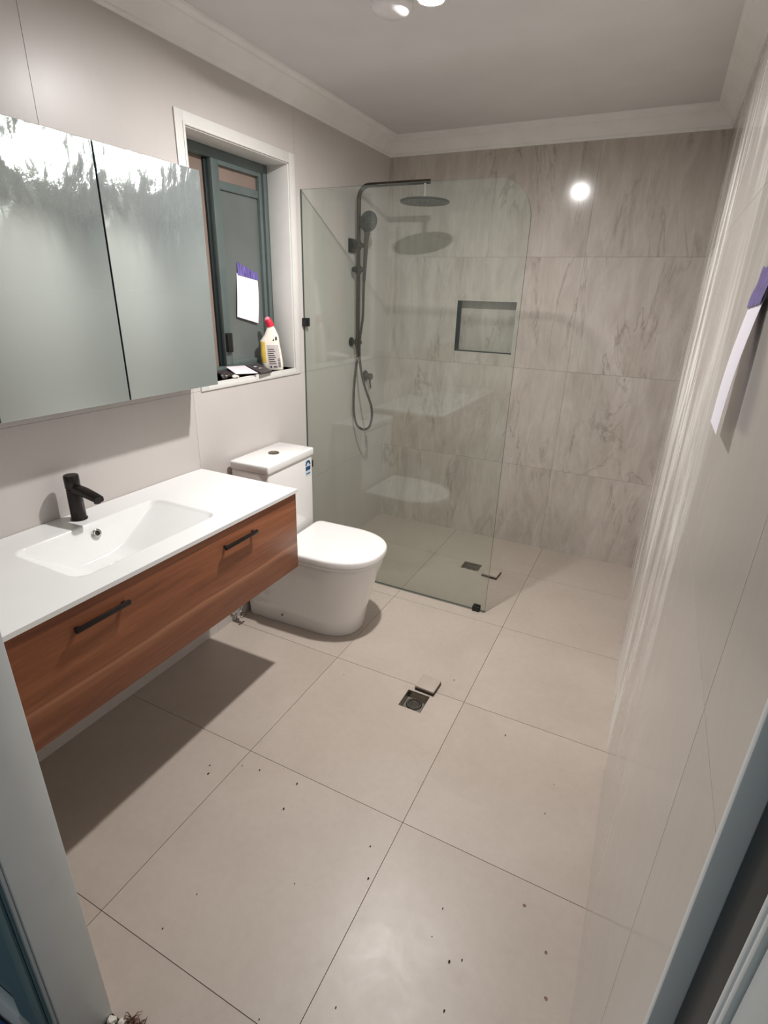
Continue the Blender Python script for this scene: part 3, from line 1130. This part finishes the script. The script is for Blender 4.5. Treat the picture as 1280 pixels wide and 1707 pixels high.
# top wall bracket: square plate and crossbar
b_ = bmesh.new()
box(b_, (0.0008, SY - .036, 1.736), (0.010, SY + .036, 1.806), 0.0015)
ssp('wall_plate', b_, 'dark_bronze')
b_ = bmesh.new()
tube(b_, [(0.010, SY, 1.772), (0.086, SY, 1.772), (0.090, SY, 1.772)], [0.012, 0.012, 0.010], 16)
tube(b_, [(RX, SY, 1.752), (RX, SY, 1.792)], 0.0155, 18)
ssp('top_bracket', b_, 'gunmetal')
# hand shower slider
b_ = bmesh.new()
tube(b_, [(RX - .028, SY, 1.650), (RX - .026, SY, 1.650), (RX + .042, SY, 1.650), (RX + .044, SY, 1.650)], [0.012, 0.014, 0.014, 0.012], 18)
tube(b_, [(RX, SY, 1.628), (RX, SY, 1.672)], 0.0165, 18)
tube(b_, [(RX - .014, SY - .03, 1.650), (RX - .006, SY, 1.650)], [0.015, 0.012], 18)
ssp('slider', b_, 'gunmetal')
# lower bracket
b_ = bmesh.new()
tube(b_, [(0.0008, SY, 1.262), (0.008, SY, 1.262), (0.010, SY, 1.262)], [0.026, 0.026, 0.022], 24)
ssp('wall_flange', b_, 'dark_bronze')
b_ = bmesh.new()
tube(b_, [(0.010, SY, 1.262), (0.066, SY, 1.262), (0.069, SY, 1.262)], [0.0115, 0.0115, 0.010], 16)
tube(b_, [(RX, SY, 1.238), (RX, SY, 1.284)], 0.0155, 18)
tube(b_, [(RX, SY, 1.236), (RX, SY, 1.215), (RX, SY, 1.190)], [0.010, 0.010, 0.0085], 16)
ssp('lower_bracket', b_, 'gunmetal')
# rain head
HC = Vector((0.428, SY, 1.970))
b_ = bmesh.new()
tube(b_, [(HC.x, SY, ZT), (HC.x, SY, 2.022), (HC.x, SY, 2.010), (HC.x, SY, 1.985), (HC.x, SY, 1.980)], [0.0095, 0.0095, 0.0080, 0.0080, 0.014], 18)
ssp('head_joint', b_, 'chrome')
b_ = bmesh.new()
lathe(b_, [(0.011, 0.0), (0.011, 0.020), (0.006, 0.030), (0.004, 0.120), (0.001, 0.1265), (-.004, 0.1265), (-.007, 0.124), (-.007, 0.0)], HC, (0, 0, 1), 48)
rh = ssp('rain_head', b_, 'gunmetal_face')
b_ = bmesh.new()
for ri, cnt in ((0.02, 6), (0.04, 12), (0.06, 18), (0.08, 24), (0.10, 30), (0.115, 34)):
    for k in range(cnt):
        a = 2 * math.pi * k / cnt + ri * 30
        lathe(b_, [(0.0, 0.0030), (0.003, 0.0022), (0.003, 0.0)], HC + Vector((ri * math.cos(a), ri * math.sin(a), -.0069)), (0, 0, -1), 6)
nz = ssp('nozzles', b_, 'pewter', rh)
nz['kind'] = 'stuff'
# hand shower: handle from the slider up to the tilted oval head
b_ = bmesh.new()
h0 = Vector((0.086, SY - .006, 1.590)); h1 = Vector((0.100, SY - .010, 1.800))
tube(b_, smooth_path([h0, h0.lerp(h1, 0.5), h1, (0.106, SY - .012, 1.835)], 4), [0.0085, 0.0095, 0.0100, 0.0105, 0.011, 0.0115, 0.0120, 0.0125, 0.013, 0.014, 0.016, 0.018, 0.020], 16)
hs = ssp('hand_shower', b_, 'gunmetal')
fn = Vector((0.80, -0.50, -0.32)).normalized()
fc = Vector((0.112, SY - .014, 1.886))
b_ = bmesh.new()
lathe(b_, [(-.022, 0.0), (-.020, 0.020), (-.010, 0.044), (0.000, 0.052), (0.006, 0.052), (0.008, 0.049), (0.008, 0.0)], fc, fn, 32)
hh_ = ssp('shower_face', b_, 'gunmetal_face', hs)
b_ = bmesh.new()
u_, w_ = frame_of(fn)
for ri, cnt in ((0.012, 6), (0.026, 12), (0.040, 18)):
    for k in range(cnt):
        a = 2 * math.pi * k / cnt
        lathe(b_, [(0.0, 0.0028), (0.0028, 0.002), (0.0028, 0.0)], fc + fn * 0.008 + (u_ * math.cos(a) + w_ * math.sin(a)) * ri, fn, 6)
nz = ssp('face_nozzles', b_, 'pewter', hs)
nz['kind'] = 'stuff'
# hose
hp = smooth_path([(0.086, SY - .006, 1.592), (0.083, SY - .004, 1.52), (0.078, SY, 1.40), (0.071, SY - .016, 1.29), (0.067, SY - .014, 1.19),
                  (0.082, SY - .010, 1.08), (0.112, SY - .004, 0.98), (0.143, SY, 0.90), (0.149, SY + .002, 0.83), (0.130, SY + .004, 0.767),
                  (0.090, SY + .004, 0.746), (0.046, SY + .002, 0.768), (0.0245, SY, 0.84), (0.022, SY, 0.94), (0.030, SY, 1.06),
                  (0.042, SY, 1.15), (RX, SY, 1.192)], 22)
b_ = bmesh.new()
tube(b_, hp, [0.0068 if i % 2 else 0.0078 for i in range(len(hp))], 10)
ssp('hose', b_, 'gunmetal')

# mixer
mx_ = empty('shower_mixer', (0.0, 2.680, 1.043))
tag(mx_, 'small round gunmetal shower mixer with a lever on the tiled wall', 'tap')
b_ = bmesh.new()
lathe(b_, [(0.0006, 0.0), (0.0006, 0.036), (0.006, 0.036), (0.008, 0.033), (0.008, 0.0)], (0, 0, 0), (1, 0, 0), 28)
from_bm('back_plate', b_, 'dark_bronze', mx_, 40)
b_ = bmesh.new()
lathe(b_, [(0.008, 0.020), (0.046, 0.020), (0.049, 0.018), (0.049, 0.0)], (0, 0, 0), (1, 0, 0), 28)
from_bm('body', b_, 'gunmetal', mx_, 40)
b_ = bmesh.new()
tube(b_, [(0.036, 0, -.016), (0.040, 0, -.045), (0.043, 0, -.072)], [0.0055, 0.005, 0.0045], 12)
from_bm('lever', b_, 'gunmetal', mx_, 40)


# ------------------------------------------------------------------ floor wastes and their tile insert covers
def waste(name, r, label, depth):
    x0, x1, y0_, y1_ = r
    cx, cy = (x0 + x1) / 2, (y0_ + y1_) / 2
    e = empty(name, (cx, cy, -depth))
    tag(e, label, 'drain')
    hx, hy = (x1 - x0) / 2 - .001, (y1_ - y0_) / 2 - .001
    t = 0.0025
    b = bmesh.new()
    for lo, hi in (((-hx, -hy, 0), (-hx + t, hy, depth - .0015)), ((hx - t, -hy, 0), (hx, hy, depth - .0015)),
                   ((-hx + t, -hy, 0), (hx - t, -hy + t, depth - .0015)), ((-hx + t, hy - t, 0), (hx - t, hy, depth - .0015))):
        box(b, lo, hi)
    from_bm('frame', b, 'pewter', e)
    rp = min(hx, hy) * 0.72
    b = bmesh.new()
    # base plate with a round hole
    n = 28
    out, inn = [], []
    for k in range(n):
        a = 2 * math.pi * k / n
        c, s = math.cos(a), math.sin(a)
        q = min((hx - t) / max(abs(c), 1e-6), (hy - t) / max(abs(s), 1e-6))
        out.append(b.verts.new((c * q, s * q, 0.006)))
        inn.append(b.verts.new((c * rp, s * rp, 0.006)))
    dn = [b.verts.new((v.co.x, v.co.y, 0.0005)) for v in inn]
    for k in range(n):
        j = (k + 1) % n
        b.faces.new((out[k], out[j], inn[j], inn[k]))
        b.faces.new((inn[k], inn[j], dn[j], dn[k]))
    from_bm('base_plate', b, 'chrome', e)
    b = bmesh.new()
    lathe(b, [(0.0015, rp - .001), (0.0055, rp - .001), (0.0095, rp - .004), (0.0095, rp - .008), (0.004, rp - .010), (0.004, 0.0)], (0, 0, 0), (0, 0, 1), 28)
    from_bm('trap_ring', b, 'steel_dark', e, 40)
    b = bmesh.new()
    for k in range(-3, 4):
        xx = k * rp * 0.24
        ln = math.sqrt(max(0.0, (rp - .010) ** 2 - xx * xx))
        if ln > .004:
            box(b, (xx - .0022, -ln, 0.004), (xx + .0022, ln, 0.0068))
    from_bm('grate', b, 'steel_dark', e)
    for sx in (-1, 1):
        for sy in (-1, 1):
            b = bmesh.new()
            lathe(b, [(0.006, 0.0035), (0.0085, 0.0035), (0.0095, 0.0), ], (sx * (hx - .009), sy * (hy - .009), 0), (0, 0, 1), 10)
            from_bm('screw', b, 'black_plastic', e, 40)
    return e


waste('floor_waste', DR1, 'open square floor drain in the tiles in front of the toilet', 0.024)
waste('floor_waste', DR2, 'open square floor drain inside the shower behind the glass', 0.028)


def cover(name, c, size, rz, label):
    e = empty(name, (c[0], c[1], 0.0), math.radians(rz))
    tag(e, label, 'drain cover')
    h = size / 2
    b = bmesh.new()
    box(b, (-h, -h, 0.0005), (h, h, 0.0125), 0.001)
    from_bm('tray', b, 'tile_cut_edge', e, 40)
    b = bmesh.new()
    box(b, (-h + .0005, -h + .0005, 0.0126), (h - .0005, h - .0005, 0.0215), 0.0008)
    from_bm('tile_insert', b, 'floor_tile', e, 40)
    return e


cover('drain_cover', (1.041, 1.347), 0.084, -2, 'square tile insert drain cover lying beside the drain in front of the toilet')
cover('drain_cover', (1.005, 2.436), 0.092, -4, 'square tile insert drain cover lying on the shower floor by the glass edge')


# ------------------------------------------------------------------ taped notes
def sheet(fn_, nu=8, nv=12, thick=0.0004):
    """thin sheet from a function of (s, t) in 0..1"""
    bm = bmesh.new()
    g = [[bm.verts.new(fn_(i / nu, j / nv)) for j in range(nv + 1)] for i in range(nu + 1)]
    for i in range(nu):
        for j in range(nv):
            bm.faces.new((g[i][j], g[i + 1][j], g[i + 1][j + 1], g[i][j + 1]))
    bmesh.ops.recalc_face_normals(bm, faces=bm.faces[:])
    bmesh.ops.solidify(bm, geom=bm.faces[:], thickness=thick)
    return bm


def bil(c, s, t):
    """c: corners bottom-left, bottom-right, top-right, top-left"""
    a, b, d, e = (Vector(v) for v in c)
    return (a * (1 - s) + b * s) * (1 - t) + (e * (1 - s) + d * s) * t


# note on the window pane
PX = SX - .0155
nw = empty('paper_note', (PX, 1.75, 1.40))
tag(nw, 'blank white paper note taped to the frosted window pane with purple tape', 'note')
cW = [(PX + .0105, 1.668, 1.412), (PX + .013, 1.812, 1.380), (PX + .002, 1.838, 1.577), (PX + .0015, 1.695, 1.597)]
o = from_bm('sheet', sheet(lambda s, t: bil(cW, s, t) + Vector((0.004 * math.sin(math.pi * t) * (0.4 + s), 0, 0))), 'paper', None, 60)
rel(o, nw)
cT = [(PX + .003, 1.698, 1.590), (PX + .0035, 1.842, 1.570), (PX + .0012, 1.838, 1.602), (PX + .0012, 1.700, 1.634)]
o = from_bm('tape', sheet(lambda s, t: bil(cT, s, t) + Vector((0.0008 + 0.0012 * abs(math.sin(s * 9 + t * 3)), 0, (0.014 * abs(math.sin(s * 8.5 + 0.6)) * max(0, 0.8 - s) if t > 0.9 else 0))), 24, 10), 'purple_tape', None, 60)
o['label'] = 'torn purple tape'
rel(o, nw)

# note on the right wall
nr = empty('paper_note', (W, 0.595, 1.345))
tag(nr, 'white paper note hanging from purple tape on the right hand wall', 'note')
cR = [(W - .016, 0.665, 1.347), (W - .0185, 0.532, 1.352), (W - .005, 0.535, 1.540), (W - .0045, 0.668, 1.533)]
o = from_bm('sheet', sheet(lambda s, t: bil(cR, s, t) + Vector((-0.003 * math.sin(math.pi * (1 - t)) * 1.2, 0, 0))), 'paper', None, 60)
rel(o, nr)
cT = [(W - .0075, 0.672, 1.522), (W - .008, 0.530, 1.529), (W - .002, 0.525, 1.600), (W - .002, 0.662, 1.565)]
o = from_bm('tape', sheet(lambda s, t: bil(cT, s, t) + Vector((-0.0015 * abs(math.sin(s * 11 + t * 4)), 0, 0.010 * math.sin(s * 14) * (1 if t > .9 else 0))), 24, 10), 'purple_tape', None, 60)
o['label'] = 'crinkled purple tape'
rel(o, nr)

# ------------------------------------------------------------------ things on the window sill
SZ = z0
bt = empty('cleaner_bottle', (-0.046, 1.808, SZ), math.atan2(1.63 + .046, 2.16) )
tag(bt, 'white toilet cleaner bottle with bent neck and red cap on the window sill', 'bottle')
BL = [(0.0, 0.002, 0.046, 0.024), (0.004, 0.002, 0.050, 0.027), (0.030, 0.001, 0.0505, 0.028), (0.070, -.003, 0.0505, 0.028),
      (0.105, -.005, 0.047, 0.027), (0.135, -.008, 0.0455, 0.026), (0.148, -.003, 0.040, 0.024), (0.162, 0.001, 0.033, 0.021),
      (0.184, 0.001, 0.0235, 0.018), (0.196, 0.001, 0.0175, 0.0155), (0.203, 0.000, 0.0150, 0.014)]


def bottle_pt(z, a, off=0.0):
    for (za_, ca, wa, ta), (zb_, cb, wb_, tb) in zip(BL, BL[1:]):
        if za_ <= z <= zb_ + 1e-9:
            t = (z - za_) / (zb_ - za_)
            c, w_, th = ca + (cb - ca) * t, wa + (wb_ - wa) * t, ta + (tb - ta) * t
            break
    ca_, sa_ = math.cos(a), math.sin(a)
    return Vector((c + (w_ + off) * math.copysign(abs(ca_) ** 0.75, ca_), (th + off) * math.copysign(abs(sa_) ** 0.75, sa_), z))


b_ = bmesh.new()
rings = [[b_.verts.new(bottle_pt(l[0], 2 * math.pi * k / 28)) for k in range(28)] for l in BL]
for a, b in zip(rings, rings[1:]):
    for k in range(28):
        b_.faces.new((a[k], a[(k + 1) % 28], b[(k + 1) % 28], b[k]))
b_.faces.new(rings[0]); b_.faces.new(rings[-1])
from_bm('body', b_, 'bottle_white', bt, 50)
# front of the bottle is local -y (towards the doorway)


def patch(a0, a1, zz0, zz1, off=0.0006):
    return sheet(lambda s, t: bottle_pt(zz0 + (zz1 - zz0) * t, a0 + (a1 - a0) * s, off), 10, 12, 0.0003)


lb = from_bm('label', patch(math.radians(255), math.radians(318), 0.010, 0.118), 'label_grey', bt, 60)
from_bm('yellow_side', patch(math.radians(196), math.radians(246), 0.036, 0.132), 'bottle_yellow', bt, 60)
b_ = bmesh.new()
# small printed marks: a dark symbol, a triangle and rows of text bars
def mark(bm, a0, a1, zz0, zz1):
    q = [bm.verts.new(bottle_pt(z, math.radians(a), 0.0013)) for a, z in ((a0, zz0), (a1, zz0), (a1, zz1), (a0, zz1))]
    bm.faces.new(q)
mark(b_, 296, 312, 0.140, 0.156)
q = [b_.verts.new(bottle_pt(z, math.radians(a), 0.0013)) for a, z in ((280, 0.138), (290, 0.138), (285, 0.150))]
b_.faces.new(q)
for k in range(8):
    mark(b_, 260, 286 - (k % 3) * 4, 0.030 + k * 0.0095, 0.0335 + k * 0.0095)
for k in range(6):
    mark(b_, 296, 312, 0.016 + k * 0.007, 0.0195 + k * 0.007)
mark(b_, 262, 268, 0.013, 0.021)
mark(b_, 272, 288, 0.014, 0.019)
bmesh.ops.solidify(b_, geom=b_.faces[:], thickness=0.0002)
from_bm('label_print', b_, 'print_black', lb)['kind'] = 'stuff'
b_ = bmesh.new()
tube(b_, [(0.000, 0, 0.200), (-.004, 0, 0.214), (-.010, 0, 0.226), (-.014, 0, 0.233)], [0.0180, 0.0175, 0.0165, 0.0150], 20)
cp = from_bm('cap', b_, 'red_cap', bt, 40)
b_ = bmesh.new()
tube(b_, [(-.013, 0, 0.232), (-.016, 0, 0.238), (-.019, 0, 0.242)], [0.0135, 0.012, 0.006], 16)
from_bm('cap_tip', b_, 'pink_tip', cp, 40)


def quad_slab(name, c, thick, mat, parent=None):
    """a flat tilted booklet from its four top corners"""
    bm = bmesh.new()
    a, b, d, e = (Vector(v) for v in c)
    nn = (b - a).cross(e - a).normalized()
    if nn.z < 0:
        nn = -nn
    tp_ = [bm.verts.new(v) for v in (a, b, d, e)]
    lw = [bm.verts.new(v - nn * thick) for v in (a, b, d, e)]
    bm.faces.new(tp_); bm.faces.new(lw)
    for i in range(4):
        k = (i + 1) % 4
        bm.faces.new((tp_[i], tp_[k], lw[k], lw[i]))
    o = from_bm(name, bm, mat)
    return o


def thing_at(o, label, cat):
    """move the origin of a mesh thing to its lowest point's height and centre"""
    me = o.data
    lo = Vector([min(v.co[i] for v in me.vertices) for i in range(3)])
    hi = Vector([max(v.co[i] for v in me.vertices) for i in range(3)])
    c = Vector(((lo.x + hi.x) / 2, (lo.y + hi.y) / 2, lo.z))
    me.transform(Matrix.Translation(-c))
    o.location = c
    return tag(o, label, cat)


bk2 = quad_slab('booklet', [(-.108, 1.470, SZ + .020), (-.108, 1.640, SZ + .024), (-.014, 1.600, SZ + .0085), (-.040, 1.470, SZ + .0105)], 0.008, 'booklet_edge')
thing_at(bk2, 'dark plum booklet lying under the white leaflet on the window sill', 'booklet')
lf = quad_slab('leaflet', [(-.104, 1.545, SZ + .0345), (-.103, 1.670, SZ + .028), (.022, 1.612, SZ + .0105), (-.022, 1.515, SZ + .0125)], 0.0015, 'paper_pink')
thing_at(lf, 'pale pinkish white leaflet lying tilted on the dark booklets on the sill', 'leaflet')
cB = [(-.106, 1.672, SZ + .031), (-.106, 1.768, SZ + .032), (.018, 1.720, SZ + .0085), (.024, 1.632, SZ + .0085)]
e = empty('booklet', (0, 1.69, SZ))
tag(e, 'charcoal grey booklet overhanging the sill edge beside the cleaner bottle', 'booklet')
rel(quad_slab('cover', cB, 0.008, 'booklet_dark'), e)
b_ = bmesh.new()
for s0, s1, t0, t1 in ((0.30, 0.52, 0.30, 0.40), (0.42, 0.66, 0.52, 0.60)):
    f = []
    for s, t in ((s0, t0), (s1, t0), (s1, t1), (s0, t1)):
        a, b, d, g = (Vector(v) for v in cB)
        f.append(b_.verts.new((a * (1 - s) + b * s) * (1 - t) + (g * (1 - s) + d * s) * t + Vector((0, 0, .0004))))
    b_.faces.new(f)
rel(from_bm('printed_mark', b_, 'label_grey'), e)


def lump(name, c, r, mat, label, cat, seed, flat=0.7, group=None, sub=2):
    rnd = random.Random(seed)
    bm = bmesh.new()
    bmesh.ops.create_icosphere(bm, subdivisions=sub, radius=1)
    for v in bm.verts:
        k = 0.72 + 0.5 * rnd.random()
        v.co = Vector((v.co.x * r[0] * k, v.co.y * r[1] * k, v.co.z * r[2] * k * flat))
    lo = min(v.co.z for v in bm.verts)
    for v in bm.verts:
        v.co.z -= lo
    o = from_bm(name, bm, mat, None, None, c)
    return tag(o, label, cat, group)


lump('crumpled_wad', (-.012, 1.432, SZ + .0003), (.016, .022, .018), 'steel_dark', 'grey brown crumpled wad on the sill beside the mirror cabinet', 'litter', 3)
lump('crumpled_wad', (.000, 1.484, SZ + .0003), (.012, .016, .010), 'plaster_crumb', 'whitish crumpled scrap at the sill edge below the leaflet', 'litter', 5)

# ------------------------------------------------------------------ grit on the floor
SPECK = [(0.690, 1.246), (1.124, 1.441), (1.399, 1.239), (1.602, 1.101), (1.596, 0.975), (1.490, 0.464), (1.463, 0.447),
         (1.404, 0.479), (1.405, 0.555), (1.151, 0.618), (1.190, 0.532), (0.796, 0.279), (0.623, 0.668), (0.687, 0.682),
         (0.832, 0.696), (1.118, 0.142), (0.780, 0.176), (0.523, 0.618), (0.849, 0.599), (1.014, 0.425), (1.261, 0.240),
         (1.486, 0.349), (0.543, 0.589), (1.465, 1.612), (1.02, 2.20)]
SPECK_LABEL = ['dark grit speck left of the open floor drain, below the toilet',
               'dark grit speck just right of the tile drain cover before the toilet',
               'lone grit speck below right of the open floor drain',
               'upper grit speck of the pair near the right wall',
               'lower grit speck of the pair near the right wall',
               'larger black grit speck of the close pair on the near right tile',
               'smaller grit speck of the close pair on the near right tile',
               'faint grit speck above the close black pair on the near tile',
               'farthest grit speck on the near right floor tile',
               'grit speck just left of the long joint, below the central joint crossing',
               'grit speck close beside the long joint on the near left tile',
               'grit speck on the floor tile near the vanity shadow end, towards the doorway',
               'grit speck beside the joint crossing nearest the vanity',
               'grit speck just right of the joint crossing nearest the vanity',
               'grit speck below the cross joint, right of the vanity joint crossing',
               'grit speck at the bottom edge of the photo left of the long joint',
               'grit speck by the left end of the nearest cross joint',
               'upper grit speck of the pair at the vanity shadow edge',
               'grit speck alone in the upper middle of the large near left tile',
               'grit speck alone in the middle of the near left tile',
               'grit speck at the bottom edge just right of the long joint',
               'grit speck at the bottom edge of the near right tile',
               'lower grit speck of the pair at the vanity shadow edge',
               'grit speck on the floor right of the glass screen clamp',
               'thin grit speck on the shower floor below its drain cover']
for i, (x, y) in enumerate(SPECK):
    rr_ = (0.0018, 0.0024, 0.0029, 0.0015)[i % 4]
    lump('grit_speck', (x, y, 0.0001), (rr_, rr_ * 1.6, rr_), 'crumb_dark', SPECK_LABEL[i], 'grit', 40 + i, 0.6,
         'dark grit specks on the floor tiles', 1)
for i, (x, y, lab) in enumerate(((1.600, 0.665, 'reddish brown dirt crumb on the floor near the right wall, farthest of three'),
                                 (1.674, 0.578, 'faint reddish dirt crumb on the floor near the right wall, middle of three'),
                                 (1.692, 0.481, 'reddish dirt crumb on the floor near the right wall, nearest of three'))):
    lump('dirt_crumb', (x, y, 0.0001), (.0045, .0045, .0016), 'crumb_red', lab, 'dirt', 80 + i, 0.5, None, 1)

# broken plaster and a brown tuft at the foot of the left door jamb
lump('plaster_lump', (0.8315, -0.012, 0.0), (.012, .010, .012), 'plaster_crumb', 'larger white plaster crumb at the foot of the left door jamb', 'rubble', 11)
lump('plaster_lump', (0.851, -0.004, 0.0), (.008, .008, .007), 'plaster_crumb', 'smaller white plaster crumb beside the door jamb foot', 'rubble', 12)
lump('plaster_lump', (0.846, -0.030, 0.0), (.010, .012, .008), 'brown_fibre', 'brown dirt lump in the doorway behind the plaster crumbs', 'rubble', 13)
b_ = bmesh.new()
rnd = random.Random(5)
for k in range(46):
    bx, by = 0.880 + rnd.uniform(-.022, .022), 0.004 + rnd.uniform(-.012, .012)
    dx, dy_ = rnd.uniform(-.02, .02), rnd.uniform(-.02, .02)
    tube(b_, [(bx, by, 0.0006), (bx + dx * .5, by + dy_ * .5, 0.006 + rnd.random() * .006), (bx + dx, by + dy_, 0.001 + rnd.random() * .006)], [0.0012, 0.0010, 0.0004], 5)
tf = from_bm('fibre_tuft', b_, 'brown_fibre', None, 60)
thing_at(tf, 'brown fibrous tuft on the floor by the doorway threshold', 'litter')
ths = boxo('trim_5', (0.8185, -0.094, -0.0095), (1.7375, -0.0005, -0.001), 'tile_cut_edge')
tag(ths, 'dark unfinished strip of floor in the doorway', None, None, 'structure')

# blue sheet bunched on the hall floor
b_ = bmesh.new()
rnd = random.Random(9)
nx, ny = 14, 8
g = [[b_.verts.new((0.42 + 0.34 * i / nx, -0.30 + 0.165 * j / ny,
                    -0.0095 + 0.10 * (j / ny) ** 1.3 * (0.85 + 0.12 * math.sin(i * 1.3)) + 0.008 * math.sin(i * 2.1 + j)+0.008)) for j in range(ny + 1)] for i in range(nx + 1)]
for i in range(nx):
    for j in range(ny):
        b_.faces.new((g[i][j], g[i + 1][j], g[i + 1][j + 1], g[i][j + 1]))
bmesh.ops.recalc_face_normals(b_, faces=b_.faces[:])
bmesh.ops.solidify(b_, geom=b_.faces[:], thickness=0.004)
bs = from_bm('drop_sheet', b_, 'blue_sheet', None, 60)
thing_at(bs, 'dark blue sheet bunched on the hall floor, lower left corner', 'sheet')
